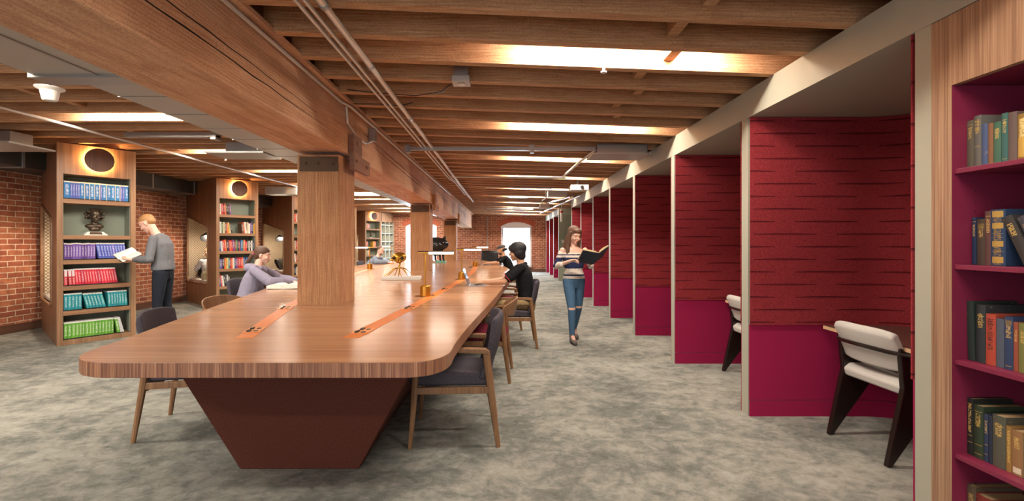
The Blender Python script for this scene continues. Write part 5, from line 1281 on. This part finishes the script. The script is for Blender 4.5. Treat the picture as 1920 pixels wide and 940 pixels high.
# =================================================================== SMALL THINGS
# bust on the nearest bookcase
bp = U2W(0, SW/2, .17, SHZ[1]+.001)
t = thing('portrait_bust', 'dark bronze bust of a curly haired child on a pale plinth in the nearest bookcase', 'sculpture', bp, ANG)
mb = MB(); R = []
for z, w, d in ((0, .125, .08), (.012, .125, .08), (.014, .118, .075), (.05, .085, .06)): R.append([(-w, -d, z), (w, -d, z), (w, d, z), (-w, d, z)])
mb.rings(R); pl_ = mb.build('plinth', M_offwhite, t, bevel=.003); mb = MB(); mb.hexa([(-.07, -.0795, .014), (.07, -.0795, .014), (.07, -.072, .014), (-.07, -.072, .014), (-.06, -.066, .046), (.06, -.066, .046), (.06, -.06, .046), (-.06, -.06, .046)]); mb.build('name_plate', M_iron, pl_)
mb = MB(); f_ = (.08, -1, -.02); hc = V3((0, -.01, .268)); head_parts(mb, hc, f_, .84, True); limb(mb, [(0, .0, .12), (0, 0, .21)], [.042, .038])
mb.ell((0, 0, .125), (.105, .055, .040), None, 18, 10); mb.ell((0, -.01, .085), (.065, .048, .045), None, 14, 8)
rr = random.Random(2)
for k in range(60):
    a = -2.6+5.2*(k % 15)/14+rr.uniform(-.08, .08); e = (-.45, .1, .65, 1.15)[k//15]+rr.uniform(-.08, .08)
    x = math.sin(a)*.086*math.cos(e)*(1.12 if e < .3 else 1); y = .012-math.cos(a+PI)*.072*math.cos(e); z = .012+.082*math.sin(e)
    if abs(a) > 1.9 and e < .8: continue
    mb.ell(hc+V3((x, y, z)), (.020, .020, .018), None, 8, 6)
remesh(mb, 'head_and_shoulders', M_bronze, t, .005, 2)
# small dark figures on the other bookcases
def figure(i, lvl, x, label, h=.26):
    p = U2W(i, x, .16, SHZ2[lvl]+.001); t = thing('figurine', label, 'sculpture', p, ANG)
    mb = MB(); mb.box(-.08, .08, -.05, .05, 0, .02); mb.build('plinth', M_offwhite, t, bevel=.002)
    mb = MB(); s = h/.26; limb(mb, [(.03, 0, .03), (.01, 0, .10*s), (-.01, 0, .16*s), (.005, 0, .20*s)], [.04, .03, .034, .016]); mb.ell((.005, -.005, .228*s), (.026, .028, .032), None, 12, 8); limb(mb, [(-.03, 0, .17*s), (-.055, -.02, .12*s), (-.03, -.03, .09*s)], [.016, .013, .010]); limb(mb, [(.02, 0, .17*s), (.05, -.02, .13*s), (.06, -.02, .08*s)], [.016, .013, .010]); limb(mb, [(-.02, 0, .03), (.02, -.02, .05)], [.03, .028])
    remesh(mb, 'figure', M_bronze, t, .006, 2)
figure(2, 1, .40, 'small dark bronze figure on the second shelf of the third bookcase')
figure(4, 1, .40, 'small dark bronze figure on pale base on the second shelf of the fifth bookcase')
# pillow in the third niche
p = U2W(2, sk(.20, 1.12), 1.12, .55); t = thing('pillow', 'black leather pillow lying on the niche seat of the third bookcase', 'cushion', (p.x, p.y, .545), ANG+.5)
mb = MB(); n = 14; G = []
for j in range(n+1):
    for i in range(n+1):
        u, v = i/n*2-1, j/n*2-1; q = (1-u**4)*(1-v**4)
        G.append((u*.21*(1-.08*v*v), v*.17*(1-.08*u*u), .085*math.sqrt(max(q, 0))))
V_ = [mb.bm.verts.new((a, b, c)) for a, b, c in G]; V2_ = [mb.bm.verts.new((a, b, -c-.001)) for a, b, c in G]
for j in range(n):
    for i in range(n):
        q = j*(n+1)+i; mb.bm.faces.new((V_[q], V_[q+1], V_[q+n+2], V_[q+n+1])); mb.bm.faces.new((V2_[q+n+1], V2_[q+n+2], V2_[q+1], V2_[q]))
bmesh.ops.remove_doubles(mb.bm, verts=mb.bm.verts, dist=.002)
o = mb.build('cover', M_leather, t, smooth=True, sharp=80); t.rotation_euler = (math.radians(62), 0, ANG+.55); t.location.z = .715
# beige bag beside the niche reader
p = U2W(1, sk(.13, .92), .92, .54); t = thing('handbag', 'soft beige bag on the niche seat before the second bookcase reader', 'bag', (p.x, p.y, .542), ANG)
mb = MB(); mb.rings([[(.14*a*math.cos(2*PI*k/20), .075*b*math.sin(2*PI*k/20), z) for k in range(20)] for a, b, z in ((.85, .9, 0), (1, 1, .05), (.95, .8, .12), (.75, .4, .17), (.7, .2, .18))]); mb.build('bag_body', fabric('beige_canvas', '#8f8468', '#a89c80', 200), t, smooth=True)
mb = MB(); mb.tube([(-.08, 0, .165), (-.05, 0, .23), (.05, 0, .23), (.08, 0, .165)], .006, 6); mb.build('handle', M_iron, t, smooth=True)

# gold creature skull on spindly legs
t = thing('gold_sculpture', 'golden hollow eyed skull on thin root like legs standing on a white slab', 'sculpture', (-1.55, 7.12, TT+.001))
mb = MB(); R = []; rr = random.Random(5)
mb.hexa([(-.285, -.13, 0), (.285, -.10, 0), (.27, .17, 0), (-.18, .17, 0), (-.285, -.13, .038), (.285, -.10, .046), (.27, .17, .046), (-.18, .17, .038)]); mb.build('slab', M_offwhite, t, bevel=.004)
mb = MB(); c = V3((-.04, 0, .335)); mb.ell(c, (.108, .088, .080), None, 26, 18); mb.ell(c+V3((0, -.025, -.05)), (.060, .055, .042), None, 16, 10)
for s in (-1, 1):
    e = c+V3((s*.055, -.066, -.012)); mb.tube([e+V3((math.cos(a)*.036, -.006-abs(math.cos(a))*-.008, math.sin(a)*.030)) for a in [2*PI*k/20 for k in range(20)]], .009, 8, closed=True)
for s in (-1, 1): mb.ell(c+V3((s*.03, -.07, -.062)), (.016, .012, .012), None, 8, 6)
mb.ell(c+V3((0, -.085, -.035)), (.010, .010, .018), None, 8, 6)
limb(mb, [c+V3((0, 0, -.07)), c+V3((.012, 0, -.10)), c+V3((0, .0, -.13)), c+V3((.01, 0, -.16))], [.018, .012, .015, .018])
hub = c+V3((.01, 0, -.16))
for k in range(7):
    a = 2*PI*k/7+.3; L = rr.uniform(.17, .25); d = V3((math.cos(a), math.sin(a)*.7, 0)); foot = V3((hub.x+d.x*L, hub.y+d.y*L, .05))
    k1 = hub.lerp(foot, .4)+V3((0, 0, .035)); k2 = hub.lerp(foot, .75)+V3((0, .01, .008))
    limb(mb, [hub, k1, k2, foot], [.012, .009, .007, .005], 8)
    if k % 2: limb(mb, [k1, k1.lerp(foot, .5)+V3((.02, -.02, 0)), foot+V3((.05, -.03, 0))], [.007, .006, .004], 8)
remesh(mb, 'skull_and_legs', M_gold, t, .004, 1)
for s in (-1, 1): m2 = MB(); m2.ell(c+V3((s*.055, -.062, -.012)), (.030, .028, .026), None, 16, 10); m2.build('eye_socket', M_ebony, t, smooth=True)

# black cat figure near the far end of the table
t = thing('cat_figure', 'black cat figure with pale marks on green base at far table end', 'sculpture', (-1.86, 13.0, TT+.001))
mb = MB(); mb.box(-.24, .25, -.12, .12, .0, .05); mb.build('base', plain('green_base', '#5a9a86', .5), t, bevel=.004)
mb = MB(); mb.box(-.10, -.01, -.122, -.1195, .015, .035); mb.build('base_label', plain('orange_label', '#c8622e', .5), t)
mb = MB(); c = V3((-.03, 0, .51)); mb.ell(c, (.36, .15, .195), None, 32, 20)
for s in (-1, 1):
    mb.rings([[c+V3((s*.21, 0, .13))+V3((math.cos(a)*.075, math.sin(a)*.05, 0)) for a in [2*PI*k/12 for k in range(12)]], [c+V3((s*.27, 0, .245))+V3((math.cos(a)*.008, math.sin(a)*.006, 0)) for a in [2*PI*k/12 for k in range(12)]]])
mb.ell((-.02, .02, .30), (.20, .09, .11), None, 20, 12)
remesh(mb, 'head_and_body', plain('black_enamel', '#1f1d20', .25), t, .012, 2)
for x in (-.15, -.05, .08, .17):
    m2 = MB(); m2.tube([(x, 0, .27), (x+.01, -.01, .15), (x+.015, -.01, .075), (x+.04, -.03, .052)], [.035, .026, .026, .022], 10); m2.build('leg', MC['black_enamel'], t, smooth=True)
mb = MB()
for x, z in ((-.2, .50), (-.12, .53), (-.1, .49), (-.0, .52), (.02, .48), (.10, .53), (.13, .50), (.19, .56)): 
    y = -.15*math.sqrt(max(0, 1-((x+.03)/.36)**2-((z-.51)/.195)**2)); mb.box(x-.008, x+.012, y-.006, y+.01, z-.006, z+.010)
mb.build('white_marks', M_offwhite, t)
# phone and papers at the far lamp
mb = MB(); mb.box(-.80, -.72, 10.55, 10.69, TT+.0005, TT+.009); tag(mb.build('phone', M_black, bevel=.003), 'small dark phone lying beside the farthest brass lamp', 'phone')
